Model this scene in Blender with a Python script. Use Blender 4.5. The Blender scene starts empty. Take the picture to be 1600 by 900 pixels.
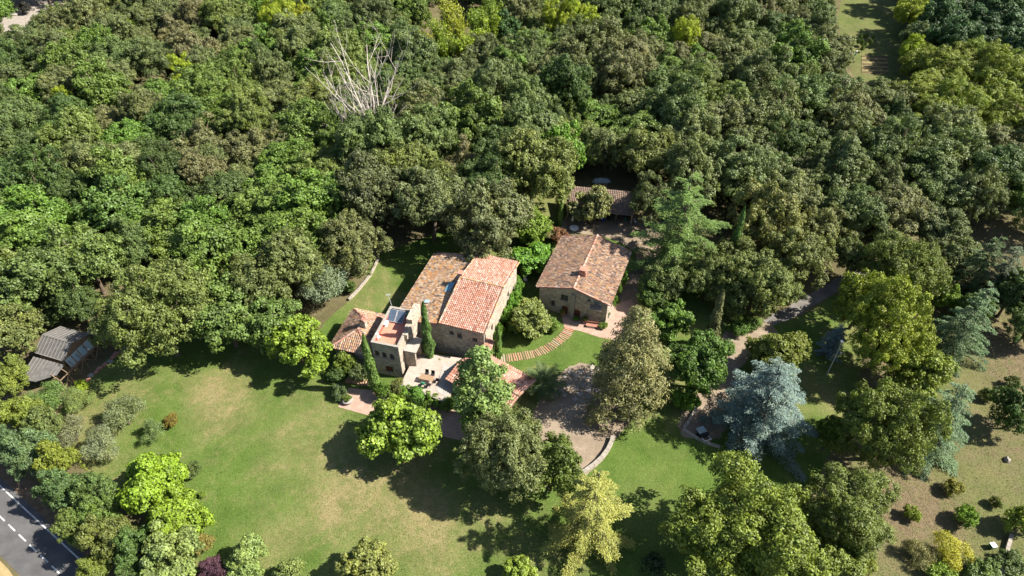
import bpy, math, random
import numpy as np
from mathutils import Vector, Matrix

# ------------------------------------------------------------------ camera, sky, sun, exposure
S = bpy.context.scene
COL = S.collection
CAM_H, FPX, PITCH = 78.0, 1067.0, math.radians(43)
cd = bpy.data.cameras.new('camera'); cam = bpy.data.objects.new('camera', cd); COL.objects.link(cam)
cam.location = (0, 0, CAM_H); cam.rotation_euler = (math.pi/2 - PITCH, 0, 0)
cd.sensor_width = 36; cd.lens = 36*FPX/1600; cd.clip_end = 5000; cd.clip_start = .5
S.camera = cam
SUN_EL, SUN_AZ = math.radians(45), math.radians(92)      # azimuth clockwise from +Y
w = bpy.data.worlds.new('World'); S.world = w; w.use_nodes = True
nt = w.node_tree; bg = nt.nodes['Background']
sky = nt.nodes.new('ShaderNodeTexSky'); sky.sky_type = 'NISHITA'; sky.sun_disc = False
sky.sun_elevation = SUN_EL; sky.sun_rotation = SUN_AZ
nt.links.new(sky.outputs[0], bg.inputs[0]); bg.inputs[1].default_value = 0.064
sl = bpy.data.lights.new('sun', 'SUN'); sl.energy = 5.0; sl.angle = math.radians(.5); sl.color = (1, .93, .82)
so = bpy.data.objects.new('sun', sl); COL.objects.link(so); so.location = (120, 60, 150)
so.rotation_euler = Vector((math.sin(SUN_AZ)*math.cos(SUN_EL), math.cos(SUN_AZ)*math.cos(SUN_EL), math.sin(SUN_EL))).to_track_quat('Z', 'Y').to_euler()
S.view_settings.view_transform = 'Standard'; S.view_settings.look = 'None'
S.view_settings.exposure = 1.42; S.view_settings.gamma = 1; S.view_settings.use_curve_mapping = False

# ------------------------------------------------------------------ helpers
RNG = np.random.default_rng(7); random.seed(7)
cth, sth = math.cos(PITCH), math.sin(PITCH)
def ray(u, v):
    a = (u-800)/FPX; b = (450-v)/FPX
    return np.array((a, cth + b*sth, -sth + b*cth))
def P(u, v, z=0.0):                       # where the sight line of a photo point meets height z
    d = ray(u, v); t = (z-CAM_H)/d[2]
    return np.array((d[0]*t, d[1]*t, z))
def Q(x, y, z=0):
    dz = z-CAM_H; dep = y*cth - dz*sth
    return 800 + FPX*x/dep, 450 - FPX*(y*sth + dz*cth)/dep, dep
def inside(poly, x, y):
    c = False; n = len(poly)
    for i in range(n):
        x0, y0 = poly[i][:2]; x1, y1 = poly[i-1][:2]
        if (y0 > y) != (y1 > y) and x < (x1-x0)*(y-y0)/(y1-y0)+x0: c = not c
    return c
class MB:
    def __init__(s): s.v = []; s.f = []; s.t = []
    def poly(s, pts, tone=.5):
        n = len(s.v); s.v += [tuple(map(float, p)) for p in pts]; s.f.append(tuple(range(n, n+len(pts)))); s.t.append(tone)
    def box(s, x0, x1, y0, y1, z0, z1, tone=.5):
        s.hexa([(x0,y0,z0),(x1,y0,z0),(x1,y1,z0),(x0,y1,z0)], [(x0,y0,z1),(x1,y0,z1),(x1,y1,z1),(x0,y1,z1)], tone)
    def hexa(s, a, b, tone=.5):           # any prism between two rings
        n = len(s.v); k = len(a)
        s.v += [tuple(map(float, p)) for p in a] + [tuple(map(float, p)) for p in b]
        s.f.append(tuple(range(n+k-1, n-1, -1))); s.f.append(tuple(range(n+k, n+2*k)))
        for i in range(k):
            j = (i+1) % k; s.f.append((n+i, n+j, n+k+j, n+k+i))
        s.t += [tone]*(k+2)
    def bar(s, a, b, w, h=None, tone=.5):
        a = np.array(a, float); b = np.array(b, float); h = h or w
        d = b-a; d /= np.linalg.norm(d)
        up = np.array((0,0,1.)) if abs(d[2]) < .95 else np.array((1.,0,0))
        x = np.cross(d, up); x /= np.linalg.norm(x); y = np.cross(x, d)
        o = [x*w/2*i + y*h/2*j for i, j in ((-1,-1),(1,-1),(1,1),(-1,1))]
        s.hexa([a+q for q in o], [b+q for q in o], tone)
    def tube(s, pts, rad, k=6, tone=.5, cap=True):
        pts = [np.array(p, float) for p in pts]; n = len(s.v)
        for i, p in enumerate(pts):
            d = pts[min(i+1, len(pts)-1)] - pts[max(i-1, 0)]; d = d/(np.linalg.norm(d)+1e-9)
            up = np.array((0,0,1.)) if abs(d[2]) < .9 else np.array((1.,0,0))
            x = np.cross(d, up); x /= np.linalg.norm(x); y = np.cross(d, x)
            for j in range(k):
                a = 2*math.pi*j/k; s.v.append(tuple(p + rad[i]*(math.cos(a)*x + math.sin(a)*y)))
        for i in range(len(pts)-1):
            for j in range(k):
                a = n+i*k+j; b = n+i*k+(j+1) % k; s.f.append((a, b, b+k, a+k)); s.t.append(tone)
        if cap:
            s.f.append(tuple(range(n+k-1, n-1, -1))); m = n+(len(pts)-1)*k; s.f.append(tuple(range(m, m+k))); s.t += [tone]*2
    def lathe(s, prof, k=12, o=(0,0,0), tone=.5):
        s.tube([(o[0], o[1]+1e-6*i, o[2]+z) for i, (r, z) in enumerate(prof)], [r for r, z in prof], k, tone)
    def mesh(s, name, smooth=False):
        m = bpy.data.meshes.new(name); m.from_pydata(s.v, [], s.f)
        m.attributes.new('tone', 'FLOAT', 'FACE').data.foreach_set('value', np.array(s.t, np.float32))
        if smooth: m.polygons.foreach_set('use_smooth', np.ones(len(s.f), bool))
        m.update(); return m
    def build(s, name, mat, parent=None, smooth=False, **k): return ob(name, s.mesh(name, smooth), mat, parent, **k)
def quad_mesh(name, V, T):                # V (n,4,3), T (n,)
    n = len(V); m = bpy.data.meshes.new(name)
    m.vertices.add(n*4); m.vertices.foreach_set('co', np.ascontiguousarray(V, np.float32).ravel())
    m.loops.add(n*4); m.loops.foreach_set('vertex_index', np.arange(n*4, dtype=np.int32))
    m.polygons.add(n); m.polygons.foreach_set('loop_start', np.arange(0, n*4, 4, dtype=np.int32))
    m.attributes.new('tone', 'FLOAT', 'FACE').data.foreach_set('value', np.asarray(T, np.float32))
    m.update(calc_edges=True); m.validate(); return m
def ob(name, mesh, mat, parent=None, color=None, loc=None, rz=None, kind=None, label=None, cat=None, group=None):
    o = bpy.data.objects.new(name, mesh); COL.objects.link(o)
    if mat and mesh and not mesh.materials: mesh.materials.append(M[mat])
    if parent: o.parent = parent
    if color: o.color = (*color, 1)
    if loc is not None: o.location = loc
    if rz is not None: o.rotation_euler = (0, 0, rz)
    tag(o, label, cat, group, kind); return o
def tag(o, label=None, cat=None, group=None, kind=None):
    if label: o['label'] = label
    if cat: o['category'] = cat
    if group: o['group'] = group
    if kind: o['kind'] = kind
def thing(name, label, cat, loc, rz=0, group=None): return ob(name, None, None, None, None, loc, rz, None, label, cat, group)

# ------------------------------------------------------------------ materials
M = {}
class NT:
    def __init__(s, name, rough=.8, spec=.2):
        m = bpy.data.materials.new(name); m.use_nodes = True; M[name] = m
        s.m = m; s.t = m.node_tree; s.b = s.t.nodes['Principled BSDF']; s.b.inputs['Roughness'].default_value = rough
        s.b.inputs['Specular IOR Level'].default_value = spec; s.out = s.t.nodes['Material Output']
    def n(s, t, **k):
        x = s.t.nodes.new('ShaderNode'+t)
        for a, b in k.items(): setattr(x, a, b)
        return x
    def l(s, a, b): s.t.links.new(a, b)
    def co(s, kind='Object'): return s.n('TexCoord').outputs[kind]
    def noise(s, scale, det=4, rough=.6, vec=None, dist=0):
        x = s.n('TexNoise'); x.inputs['Scale'].default_value = scale; x.inputs['Detail'].default_value = det
        x.inputs['Roughness'].default_value = rough; x.inputs['Distortion'].default_value = dist
        s.l(vec or s.co(), x.inputs['Vector']); return x.outputs['Fac']
    def ramp(s, fac, stops, const=False):
        x = s.n('ValToRGB'); e = x.color_ramp.elements
        if const: x.color_ramp.interpolation = 'CONSTANT'
        while len(e) < len(stops): e.new(.5)
        for i, (p, c) in enumerate(stops):
            e[i].position = p; e[i].color = (*c, 1) if len(c) == 3 else c
        s.l(fac, x.inputs[0]); return x.outputs[0]
    def mix(s, fac, a, b, mode='MIX'):
        x = s.n('Mix', data_type='RGBA', blend_type=mode)
        for v, i in ((fac, 0), (a, 6), (b, 7)):
            if hasattr(v, 'links'): s.l(v, x.inputs[i])
            elif i == 0: x.inputs[0].default_value = v
            else: x.inputs[i].default_value = (*v, 1)
        return x.outputs[2]
    def math(s, op, a, b=0, clamp=False):
        x = s.n('Math', operation=op); x.use_clamp = clamp
        for i, v in enumerate((a, b)):
            if hasattr(v, 'links'): s.l(v, x.inputs[i])
            else: x.inputs[i].default_value = v
        return x.outputs[0]
    def rng(s, v, a, b, c=0, d=1):
        x = s.n('MapRange'); s.l(v, x.inputs[0])
        for i, q in enumerate((a, b, c, d)): x.inputs[i+1].default_value = q
        return x.outputs[0]
    def base(s, c): s.l(c, s.b.inputs['Base Color'])
    def bump(s, h, d=.02, st=.6):
        x = s.n('Bump'); x.inputs['Distance'].default_value = d; x.inputs['Strength'].default_value = st
        s.l(h, x.inputs['Height']); s.l(x.outputs[0], s.b.inputs['Normal'])
    def attr(s, nm='tone'): return s.n('Attribute', attribute_name=nm).outputs['Fac']

g3 = lambda v: (v, v, v)
# leaves: the object's own colour, uneven from leaf spray to leaf spray
def leafmat(name, trans=.22, rough=.55, lo=.42, hi=1.6, warm=(1.14, 1.06, .72)):
    k = NT(name, rough, .35); oc = k.n('ObjectInfo').outputs['Color']; t = k.attr()
    c = k.mix(1, oc, k.ramp(t, [(0, g3(lo)), (.5, g3((lo+hi)/2)), (1, g3(hi))]), 'MULTIPLY')
    ad = k.n('VectorMath', operation='MULTIPLY_ADD'); k.l(k.n('ObjectInfo').outputs['Random'], ad.inputs[0]); ad.inputs[1].default_value = g3(90); k.l(k.co(), ad.inputs[2])
    nz = k.noise(.4, 3, .6, ad.outputs[0])
    c = k.mix(k.rng(nz, .45, .7, 0, .75), c, k.mix(1, c, warm, 'MULTIPLY'))
    k.base(c)
    tr = k.n('BsdfTranslucent'); k.l(k.mix(1, c, (1.1, 1.2, .6), 'MULTIPLY'), tr.inputs[0])
    mx = k.n('MixShader'); mx.inputs[0].default_value = trans
    k.l(k.b.outputs[0], mx.inputs[1]); k.l(tr.outputs[0], mx.inputs[2]); k.l(mx.outputs[0], k.out.inputs[0])
leafmat('leaf'); leafmat('needle', .1, .6, .6, 1.4, (1.1, 1.02, .8))
k = NT('bark', .9, .1); k.base(k.ramp(k.noise(3, 5), [(.3, (.06,.045,.033)), (.7, (.16,.125,.095))])); k.bump(k.noise(9), .03)
k = NT('pale_bark', .8, .15); k.base(k.ramp(k.noise(2, 5), [(.3, (.36,.31,.27)), (.7, (.60,.54,.48))]))
def tilemat(name, cols, lichen):
    cols = [tuple(q*.82 for q in c) for c in cols]; lichen = tuple(q*.82 for q in lichen)
    k = NT(name, .85, .15); c = k.ramp(k.attr(), [(i/len(cols), q) for i, q in enumerate(cols)], True)
    c = k.mix(k.rng(k.noise(.9, 6, .7), .48, .68, 0, .65), c, lichen)
    c = k.mix(k.rng(k.noise(14, 3), .3, .7, 0, .5), c, k.mix(1, c, g3(.62), 'MULTIPLY')); k.base(c)
tilemat('tile_red', [(.46,.22,.155), (.50,.26,.19), (.41,.185,.125), (.54,.32,.25), (.60,.42,.35), (.47,.235,.17), (.28,.13,.095), (.53,.30,.23)], (.47,.31,.245))
tilemat('tile_old', [(.52,.28,.13), (.38,.27,.20), (.60,.36,.16), (.34,.27,.22), (.60,.45,.33), (.44,.27,.17), (.17,.13,.11), (.62,.31,.13), (.66,.54,.42)], (.46,.35,.23))
tilemat('tile_annex', [(.42,.235,.15), (.31,.21,.165), (.48,.29,.18), (.22,.17,.145), (.55,.41,.31), (.36,.215,.145), (.15,.115,.10), (.48,.31,.165)], (.39,.29,.21))
tilemat('tile_brown', [(.24,.17,.13), (.20,.15,.125), (.28,.20,.155), (.18,.14,.12)], (.25,.19,.14))
def stonemat(name, cols, mortar, sc=2.6):
    k = NT(name, .9, .15); v = k.n('TexVoronoi'); v.inputs['Scale'].default_value = sc
    mp = k.n('Mapping'); mp.inputs['Scale'].default_value = (1, 1, 1.55); k.l(k.co(), mp.inputs[0])
    ns = k.n('TexNoise'); ns.inputs['Scale'].default_value = 2.2; k.l(mp.outputs[0], ns.inputs[0])
    vv = k.n('VectorMath', operation='MULTIPLY_ADD'); k.l(ns.outputs['Color'], vv.inputs[0]); vv.inputs[1].default_value = g3(.35); k.l(mp.outputs[0], vv.inputs[2])
    k.l(vv.outputs[0], v.inputs['Vector'])
    e = k.n('TexVoronoi', feature='DISTANCE_TO_EDGE'); e.inputs['Scale'].default_value = sc; k.l(vv.outputs[0], e.inputs['Vector'])
    sx = k.n('SeparateColor'); k.l(v.outputs['Color'], sx.inputs[0])
    c = k.ramp(sx.outputs[0], [(i/len(cols), q) for i, q in enumerate(cols)], True)
    c = k.mix(k.rng(k.noise(.5, 5), .4, .7, 0, .5), c, mortar)
    ed = k.rng(e.outputs['Distance'], .02, .1)
    k.base(k.mix(ed, k.mix(1, mortar, g3(.8), 'MULTIPLY'), c)); k.bump(k.math('ADD', ed, k.math('MULTIPLY', k.noise(9), .6)), .05, .8)
stonemat('stone', [(.40,.33,.25), (.28,.24,.20), (.50,.43,.34), (.22,.185,.155), (.46,.35,.25), (.36,.31,.265)], (.46,.40,.33))
stonemat('flagstone', [(.30,.27,.24), (.36,.32,.28), (.25,.23,.21)], (.28,.25,.21), 1.2)
def plain(name, c0, c1, sc=2.0, rough=.8, spec=.2, bump=0):
    c0, c1 = (tuple(q*.84 for q in c) for c in (c0, c1))
    k = NT(name, rough, spec); n = k.noise(sc, 6, .65); k.base(k.ramp(n, [(.3, c0), (.7, c1)]))
    if bump: k.bump(k.noise(sc*6), bump)
plain('terracotta_floor', (.52,.20,.13), (.62,.27,.19), 1.2)
plain('red_paint', (.34,.10,.08), (.44,.15,.11), 2)
plain('paving_cream', (.34,.28,.235), (.47,.395,.34), .9)
plain('paving_pink', (.33,.215,.165), (.46,.325,.26), 1.1)
plain('paving_grey', (.30,.28,.255), (.42,.40,.37), .9)
plain('concrete', (.30,.28,.25), (.42,.395,.36), 1.5)
plain('coping', (.26,.235,.20), (.38,.345,.30), 1.5)
plain('wood', (.17,.11,.07), (.30,.21,.14), 3)
plain('pale_wood', (.30,.24,.185), (.43,.36,.29), 3)
plain('door_red', (.15,.045,.03), (.22,.075,.05), 3, .6)
plain('roof_felt', (.095,.092,.088), (.155,.148,.14), 1.6)
plain('batten', (.18,.17,.155), (.26,.245,.225), 2)
plain('brick', (.36,.16,.11), (.52,.27,.20), 3)
plain('white_paint', (.72,.71,.68), (.82,.81,.79), 2, .5)
plain('metal', (.45,.46,.47), (.58,.59,.60), 2, .4, .5)
plain('black_paint', (.015,.015,.016), (.03,.03,.032), 3, .5)
plain('blue_plastic', (.02,.07,.35), (.03,.10,.42), 3, .45, .4)
plain('pale_blue', (.24,.32,.38), (.36,.44,.50), 3, .5, .4)
plain('teal_cloth', (.02,.28,.34), (.03,.34,.40), 3)
plain('skin', (.45,.27,.19), (.5,.3,.21), 3)
plain('red_flower', (.55,.05,.04), (.70,.12,.08), 3)
plain('green_plastic', (.03,.17,.10), (.05,.22,.13), 3, .5)
plain('soil', (.11,.078,.052), (.22,.155,.105), 1.2, .95, .05, .05)
plain('rock', (.25,.22,.185), (.38,.345,.31), 1.0, .9, .1, .05)
plain('log', (.26,.17,.10), (.42,.29,.19), 4)
k = NT('glass', .08, .6); k.b.inputs['Base Color'].default_value = (.03,.045,.055,1)
k = NT('sky_glass', .1, .7); k.b.inputs['Base Color'].default_value = (.10,.24,.32,1)
k = NT('solar_glass', .15, .7); k.base(k.ramp(k.noise(1.5), [(.3, (.045,.065,.10)), (.7, (.085,.115,.155))]))
k = NT('pale_glass', .15, .6); k.b.inputs['Base Color'].default_value = (.30,.40,.43,1)
# ground surfaces
k = NT('woodland_floor', .95, .05); n = k.noise(.12, 8, .7)
c = k.ramp(n, [(.3, (.055,.045,.028)), (.5, (.12,.095,.06)), (.7, (.20,.165,.10))])
k.base(k.mix(k.rng(k.noise(2.5, 6), .35, .7), c, (.10,.10,.04))); k.bump(k.noise(3, 6), .25)
DRY = [(350,640,7,.9), (330,600,5,.7), (600,785,8,.85), (570,705,7,.75), (480,650,7,.4), (700,830,8,.8), (450,720,6,.45), (660,760,5,.6), (512,806,2.2,.8), (505,770,3,.5), (420,850,6,.5), (160,650,8,.5), (120,690,7,.6)]
def lawnmat(name, greens, dry, spots, amount, drymask=None):
    greens = [tuple(q*.80 for q in c) for c in greens]; dry = [tuple(q*.80 for q in c) for c in dry]
    k = NT(name, .95, .08); pos = k.n('NewGeometry').outputs['Position']
    g = k.ramp(k.noise(.22, 7, .68, pos), [(.32, greens[0]), (.52, greens[1]), (.7, greens[2])])
    d = k.math('ADD', k.rng(k.noise(.075, 6, .62, pos, .6), .46, .66, 0, amount), k.rng(k.noise(.32, 6, .7, pos, .4), .52, .68, 0, amount*.6))
    for u, v, r, a in spots:
        p = P(u, v); x = k.n('VectorMath', operation='DISTANCE'); k.l(pos, x.inputs[0]); x.inputs[1].default_value = (p[0], p[1], 0)
        d = k.math('ADD', d, k.math('MULTIPLY', k.rng(x.outputs['Value'], r, r*.15), a*.75))
    d = k.math('MULTIPLY', d, k.rng(k.noise(.9, 6, .72, pos), .28, .62, .25, 1.0), True)
    c = k.mix(d, g, k.ramp(k.noise(1.3, 6, .7, pos), [(.3, dry[0]), (.7, dry[1])]))
    fine = k.noise(5.5, 5, .75, pos)
    c = k.mix(1, c, k.ramp(fine, [(.28, g3(.45)), (.5, g3(1)), (.72, g3(1.5))]), 'MULTIPLY')
    k.base(c); k.bump(k.math('ADD', fine, k.math('MULTIPLY', k.noise(1.1, 4, .6, pos), 1.5)), .09, .8)
lawnmat('lawn', [(.060,.108,.020), (.090,.145,.030), (.122,.172,.044)], [(.205,.180,.080), (.275,.230,.115)], DRY, .75)
lawnmat('lush_lawn', [(.060,.108,.020), (.088,.142,.029), (.116,.166,.040)], [(.17,.17,.06), (.21,.20,.085)], [], .3)
lawnmat('dry_meadow', [(.085,.115,.032), (.12,.145,.045), (.16,.165,.06)], [(.125,.098,.058), (.205,.160,.098)], [(1420,760,13,.9), (1580,600,14,.9), (1400,850,14,.8), (1590,520,12,1.0), (1560,690,8,.7), (1450,800,6,.6)], .55)
k = NT('gravel', .95, .08); pos = k.n('NewGeometry').outputs['Position']
c = k.ramp(k.noise(.35, 7, .65, pos), [(.3, (.160,.125,.090)), (.55, (.235,.188,.138)), (.75, (.31,.25,.19))])
k.base(k.mix(1, c, k.ramp(k.noise(9, 4, .7, pos), [(.3, g3(.7)), (.7, g3(1.2))]), 'MULTIPLY')); k.bump(k.noise(12, 4, .7, pos), .03)
k = NT('asphalt', .85, .25); pos = k.n('NewGeometry').outputs['Position']
c = k.ramp(k.noise(.5, 6, .6, pos), [(.32, (.065,.064,.066)), (.68, (.105,.102,.102))])
k.base(k.mix(1, c, k.ramp(k.noise(20, 3, .7, pos), [(.3, g3(.8)), (.7, g3(1.15))]), 'MULTIPLY'))
k = NT('drive', .9, .15); pos = k.n('NewGeometry').outputs['Position']
k.base(k.ramp(k.noise(.6, 6, .65, pos), [(.3, (.105,.098,.09)), (.7, (.175,.163,.15))]))
k = NT('road_paint', .7, .3); k.base(k.ramp(k.noise(3, 6, .7), [(.36, g3(.2)), (.5, g3(.48)), (.65, g3(.62))]))
plain('verge_dry', (.28,.21,.10), (.40,.31,.16), .8, .95, .05, .05)

# ------------------------------------------------------------------ ground
def sheet(name, px, mat, z, kind='structure', sub=0, **kw):
    pts = [P(*p)[:2] for p in px]
    if sub:                                # soft, hand-drawn outline
        out = []; n = len(pts)
        for i in range(n):
            p0, p1, p2, p3 = (np.array(pts[(i+j-1) % n]) for j in range(4))
            for s_ in range(sub):
                t = s_/sub
                out.append(.5*((2*p1)+(-p0+p2)*t+(2*p0-5*p1+4*p2-p3)*t*t+(-p0+3*p1-3*p2+p3)*t**3) + RNG.normal(0, .15, 2))
        pts = out
    m = MB(); m.poly([(x, y, z) for x, y in pts]); return m.build(name, mat, kind=kind, **kw)
m = MB(); m.poly([(-1500,-600,0),(1500,-600,0),(1500,2500,0),(-1500,2500,0)]); m.build('ground', 'woodland_floor', kind='structure')
LAWN = [(95,640),(140,585),(200,545),(300,530),(400,530),(490,525),(505,505),(560,455),(590,400),(680,365),(860,285),(905,330),(1000,350),(1130,470),(1230,500),(1310,460),(1345,520),(1340,640),(1290,720),(1250,830),(1240,960),(700,990),(330,970),(280,860),(170,760),(90,700)]
sheet('lawn', LAWN, 'lawn', .012, sub=5)
sheet('garden_lawn', [(770,520),(810,508),(880,500),(950,520),(985,560),(940,590),(870,570),(800,572),(765,550)], 'lush_lawn', .024, sub=5)
sheet('lower_lawn', [(960,690),(1000,660),(1060,685),(1150,730),(1200,800),(1150,920),(980,930),(900,860),(905,760)], 'lush_lawn', .024, sub=5)
MEADOW = [(1300,770),(1370,660),(1430,560),(1470,490),(1540,445),(1640,440),(1700,450),(1820,640),(1720,940),(1280,960),(1280,850)]
sheet('meadow', MEADOW, 'dry_meadow', .006, sub=5)
COURT = [(835,640),(875,585),(905,568),(950,580),(985,600),(990,650),(957,690),(945,712),(912,742),(870,715),(840,680)]
sheet('gravel_court', COURT, 'gravel', .036, sub=4)
sheet('gravel_drive', [(1128,522),(1165,515),(1200,505),(1215,530),(1170,560),(1150,590),(1150,630),(1130,680),(1100,690),(1068,682),(1062,660),(1080,628),(1108,600),(1135,570)], 'gravel', .036, sub=4)
sheet('paved_drive', [(1195,499),(1228,481),(1265,459),(1302,437),(1345,418),(1430,402),(1432,411),(1370,426),(1322,448),(1282,471),(1238,496),(1210,507)], 'drive', .048, sub=4)
sheet('back_yard', [(875,352),(900,330),(1000,340),(1035,350),(1030,400),(1000,470),(985,440),(990,395),(935,368),(880,366)], 'gravel', .036, sub=4)
sheet('east_path', [(968,440),(1000,420),(1006,460),(995,500),(970,480)], 'gravel', .043, sub=4)
sheet('clearing', [(1315,0),(1330,-20),(1400,-20),(1420,30),(1420,120),(1390,130),(1340,125),(1325,90),(1310,40)], 'dry_meadow', .012, sub=5)
sheet('stony_yard', [(-30,40),(-60,-30),(150,-40),(140,10),(100,30),(40,55),(25,75),(0,80)], 'rock', .012, sub=4)
sheet('dirt_bank', [(-20,690),(40,745),(100,800),(150,860),(190,920),(140,930),(70,850),(10,780),(-20,755)], 'soil', .008, sub=4)
sheet('verge', [(-60,830),(-20,855),(30,905),(60,940),(-60,990)], 'verge_dry', .010, sub=3)
sheet('lower_patio', [(528,636),(545,606),(600,612),(650,625),(705,640),(752,655),(745,694),(690,682),(640,664),(585,652)], 'paving_pink', .040)
sheet('annex_patio', [(878,497),(888,488),(958,478),(985,468),(1000,485),(992,510),(960,532),(936,527),(905,517),(882,513)], 'paving_pink', .048)

# road with kerb line and dashes, straight along its own axis
a = P(31.8, 787); b = P(138.6, 885.5); d = (b-a)[:2]; d /= np.linalg.norm(d); nrm = np.array((-d[1], d[0]))
if np.dot(P(0, 865)[:2]-a[:2], nrm) < 0: nrm = -nrm
wd = abs(np.dot(P(0, 865)[:2]-a[:2], nrm)); cen = abs(np.dot(P(47, 852)[:2]-a[:2], nrm))
def strip(m, t0, t1, w0, w1, z):
    q = [a[:2]+d*t+nrm*s for t, s in ((t0,w0),(t1,w0),(t1,w1),(t0,w1))]; m.poly([(x, y, z) for x, y in q])
m = MB(); strip(m, -60, 60, -.55, wd+.1, .020); road = m.build('road', 'asphalt', kind='structure')
m = MB(); strip(m, -60, 60, 0, .16, .026); m.build('edge_line', 'road_paint', road)
for i in range(-8, 16):
    m = MB(); strip(m, i*2.35-.8, i*2.35+.75, cen-.08, cen+.08, .026); m.build('centre_dash', 'road_paint', road)

# ------------------------------------------------------------------ building helpers
class Frame:
    def __init__(s, x, y, a): s.o = np.array((x, y)); s.a = a; s.c = math.cos(a); s.s = math.sin(a)
    def loc(s, p):
        d = np.array(p[:2])-s.o; return np.array((d[0]*s.c+d[1]*s.s, -d[0]*s.s+d[1]*s.c, p[2] if len(p) > 2 else 0))
    def wor(s, x, y, z=0): return np.array((s.o[0]+x*s.c-y*s.s, s.o[1]+x*s.s+y*s.c, z))
    def at(s, u, v, z): return s.loc(P(u, v, z))
    def face(s, u, v, y):                # photo point on the local plane y = const
        r = ray(u, v); q = s.loc((0, 0, CAM_H)); ry = -r[0]*s.s+r[1]*s.c; t = (y-q[1])/ry
        return q[0]+t*(r[0]*s.c+r[1]*s.s), CAM_H+t*r[2]
    def side(s, u, v, x):
        r = ray(u, v); q = s.loc((0, 0, CAM_H)); rx = r[0]*s.c+r[1]*s.s; t = (x-q[0])/rx
        return q[1]+t*(-r[0]*s.s+r[1]*s.c), CAM_H+t*r[2]
def tile_slope(mb, o, U, D, poly, s=.30, c=.42):
    """barrel tiles in columns that run down D, courses overlapping; poly in (u, d)"""
    o, U, D = (np.array(q, float) for q in (o, U, D)); U /= np.linalg.norm(U); D /= np.linalg.norm(D)
    N = np.cross(U, D); N *= np.sign(N[2])
    us = [p[0] for p in poly]; ds = [p[1] for p in poly]
    ang = [math.pi*i/4 for i in range(5)]
    for i in range(int((max(us)-min(us))/s)):
        u = min(us)+(i+.5)*s
        for j in range(int((max(ds)-min(ds))/c)+1):
            d0 = min(ds)+j*c
            if not inside(poly, u, min(d0+c*.5, max(ds)-.01)): continue
            t = random.random(); ju = random.gauss(0, .012); jd = random.gauss(0, .015)
            ring = []
            for dd, r, h in ((d0+jd, .088, .045), (d0+c*1.13+jd, .112, .085)):
                ring.append([o+U*(u+ju+r*math.cos(q))+D*dd+N*(h+r*.8*math.sin(q)) for q in ang])
            n = len(mb.v); mb.v += [tuple(p) for p in ring[0]+ring[1]]
            for q in range(4): mb.f.append((n+q, n+q+1, n+6+q, n+5+q)); mb.t.append(t)
            mb.f.append((n+5, n+6, n+7, n+8, n+9)); mb.t.append(t)
            t = random.random()*.9
            mb.poly([o+U*(u-s/2)+D*d0+N*.03, o+U*(u+s/2)+D*d0+N*.03, o+U*(u+s/2)+D*(d0+c*1.05)+N*.06, o+U*(u-s/2)+D*(d0+c*1.05)+N*.06], t)
def ridge(mb, a, b, r=.17):
    a = np.array(a, float); b = np.array(b, float); L = np.linalg.norm(b-a); d = (b-a)/L; n = max(1, int(L/.42))
    x = np.cross(d, (0,0,1.)); x /= np.linalg.norm(x); y = np.cross(x, d)
    for i in range(n):
        t = random.random(); p0 = a+d*L*i/n; p1 = a+d*L*(i+1.1)/n; ring = []
        for p, rr in ((p0, r*.85), (p1, r)): ring += [p+x*rr*math.cos(q)+y*(rr*math.sin(q)) for q in [math.pi*k_/4 for k_ in range(5)]]
        k0 = len(mb.v); mb.v += [tuple(p) for p in ring]
        for q in range(4): mb.f.append((k0+q, k0+q+1, k0+6+q, k0+5+q)); mb.t.append(t)
def holed(mb, x0, x1, z0, z1, y, holes, depth=.28, face='y', out=-1):
    """wall face with real openings; holes (xa, xb, za, zb); reveals go inwards"""
    pt = (lambda a, z, dd: (a, y-out*dd, z)) if face == 'y' else (lambda a, z, dd: (y-out*dd, a, z))
    xs = sorted({x0, x1, *[q for h in holes for q in h[:2]]}); zs = sorted({z0, z1, *[q for h in holes for q in h[2:4]]})
    for i in range(len(xs)-1):
        for j in range(len(zs)-1):
            cx = (xs[i]+xs[i+1])/2; cz = (zs[j]+zs[j+1])/2
            if any(h[0] < cx < h[1] and h[2] < cz < h[3] for h in holes): continue
            mb.poly([pt(xs[i],zs[j],0), pt(xs[i+1],zs[j],0), pt(xs[i+1],zs[j+1],0), pt(xs[i],zs[j+1],0)])
    for xa, xb, za, zb in [h[:4] for h in holes]:
        for (p, q) in (((xa,za),(xb,za)), ((xb,za),(xb,zb)), ((xb,zb),(xa,zb)), ((xa,zb),(xa,za))):
            mb.poly([pt(*p,0), pt(*q,0), pt(*q,depth), pt(*p,depth)])
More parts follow.
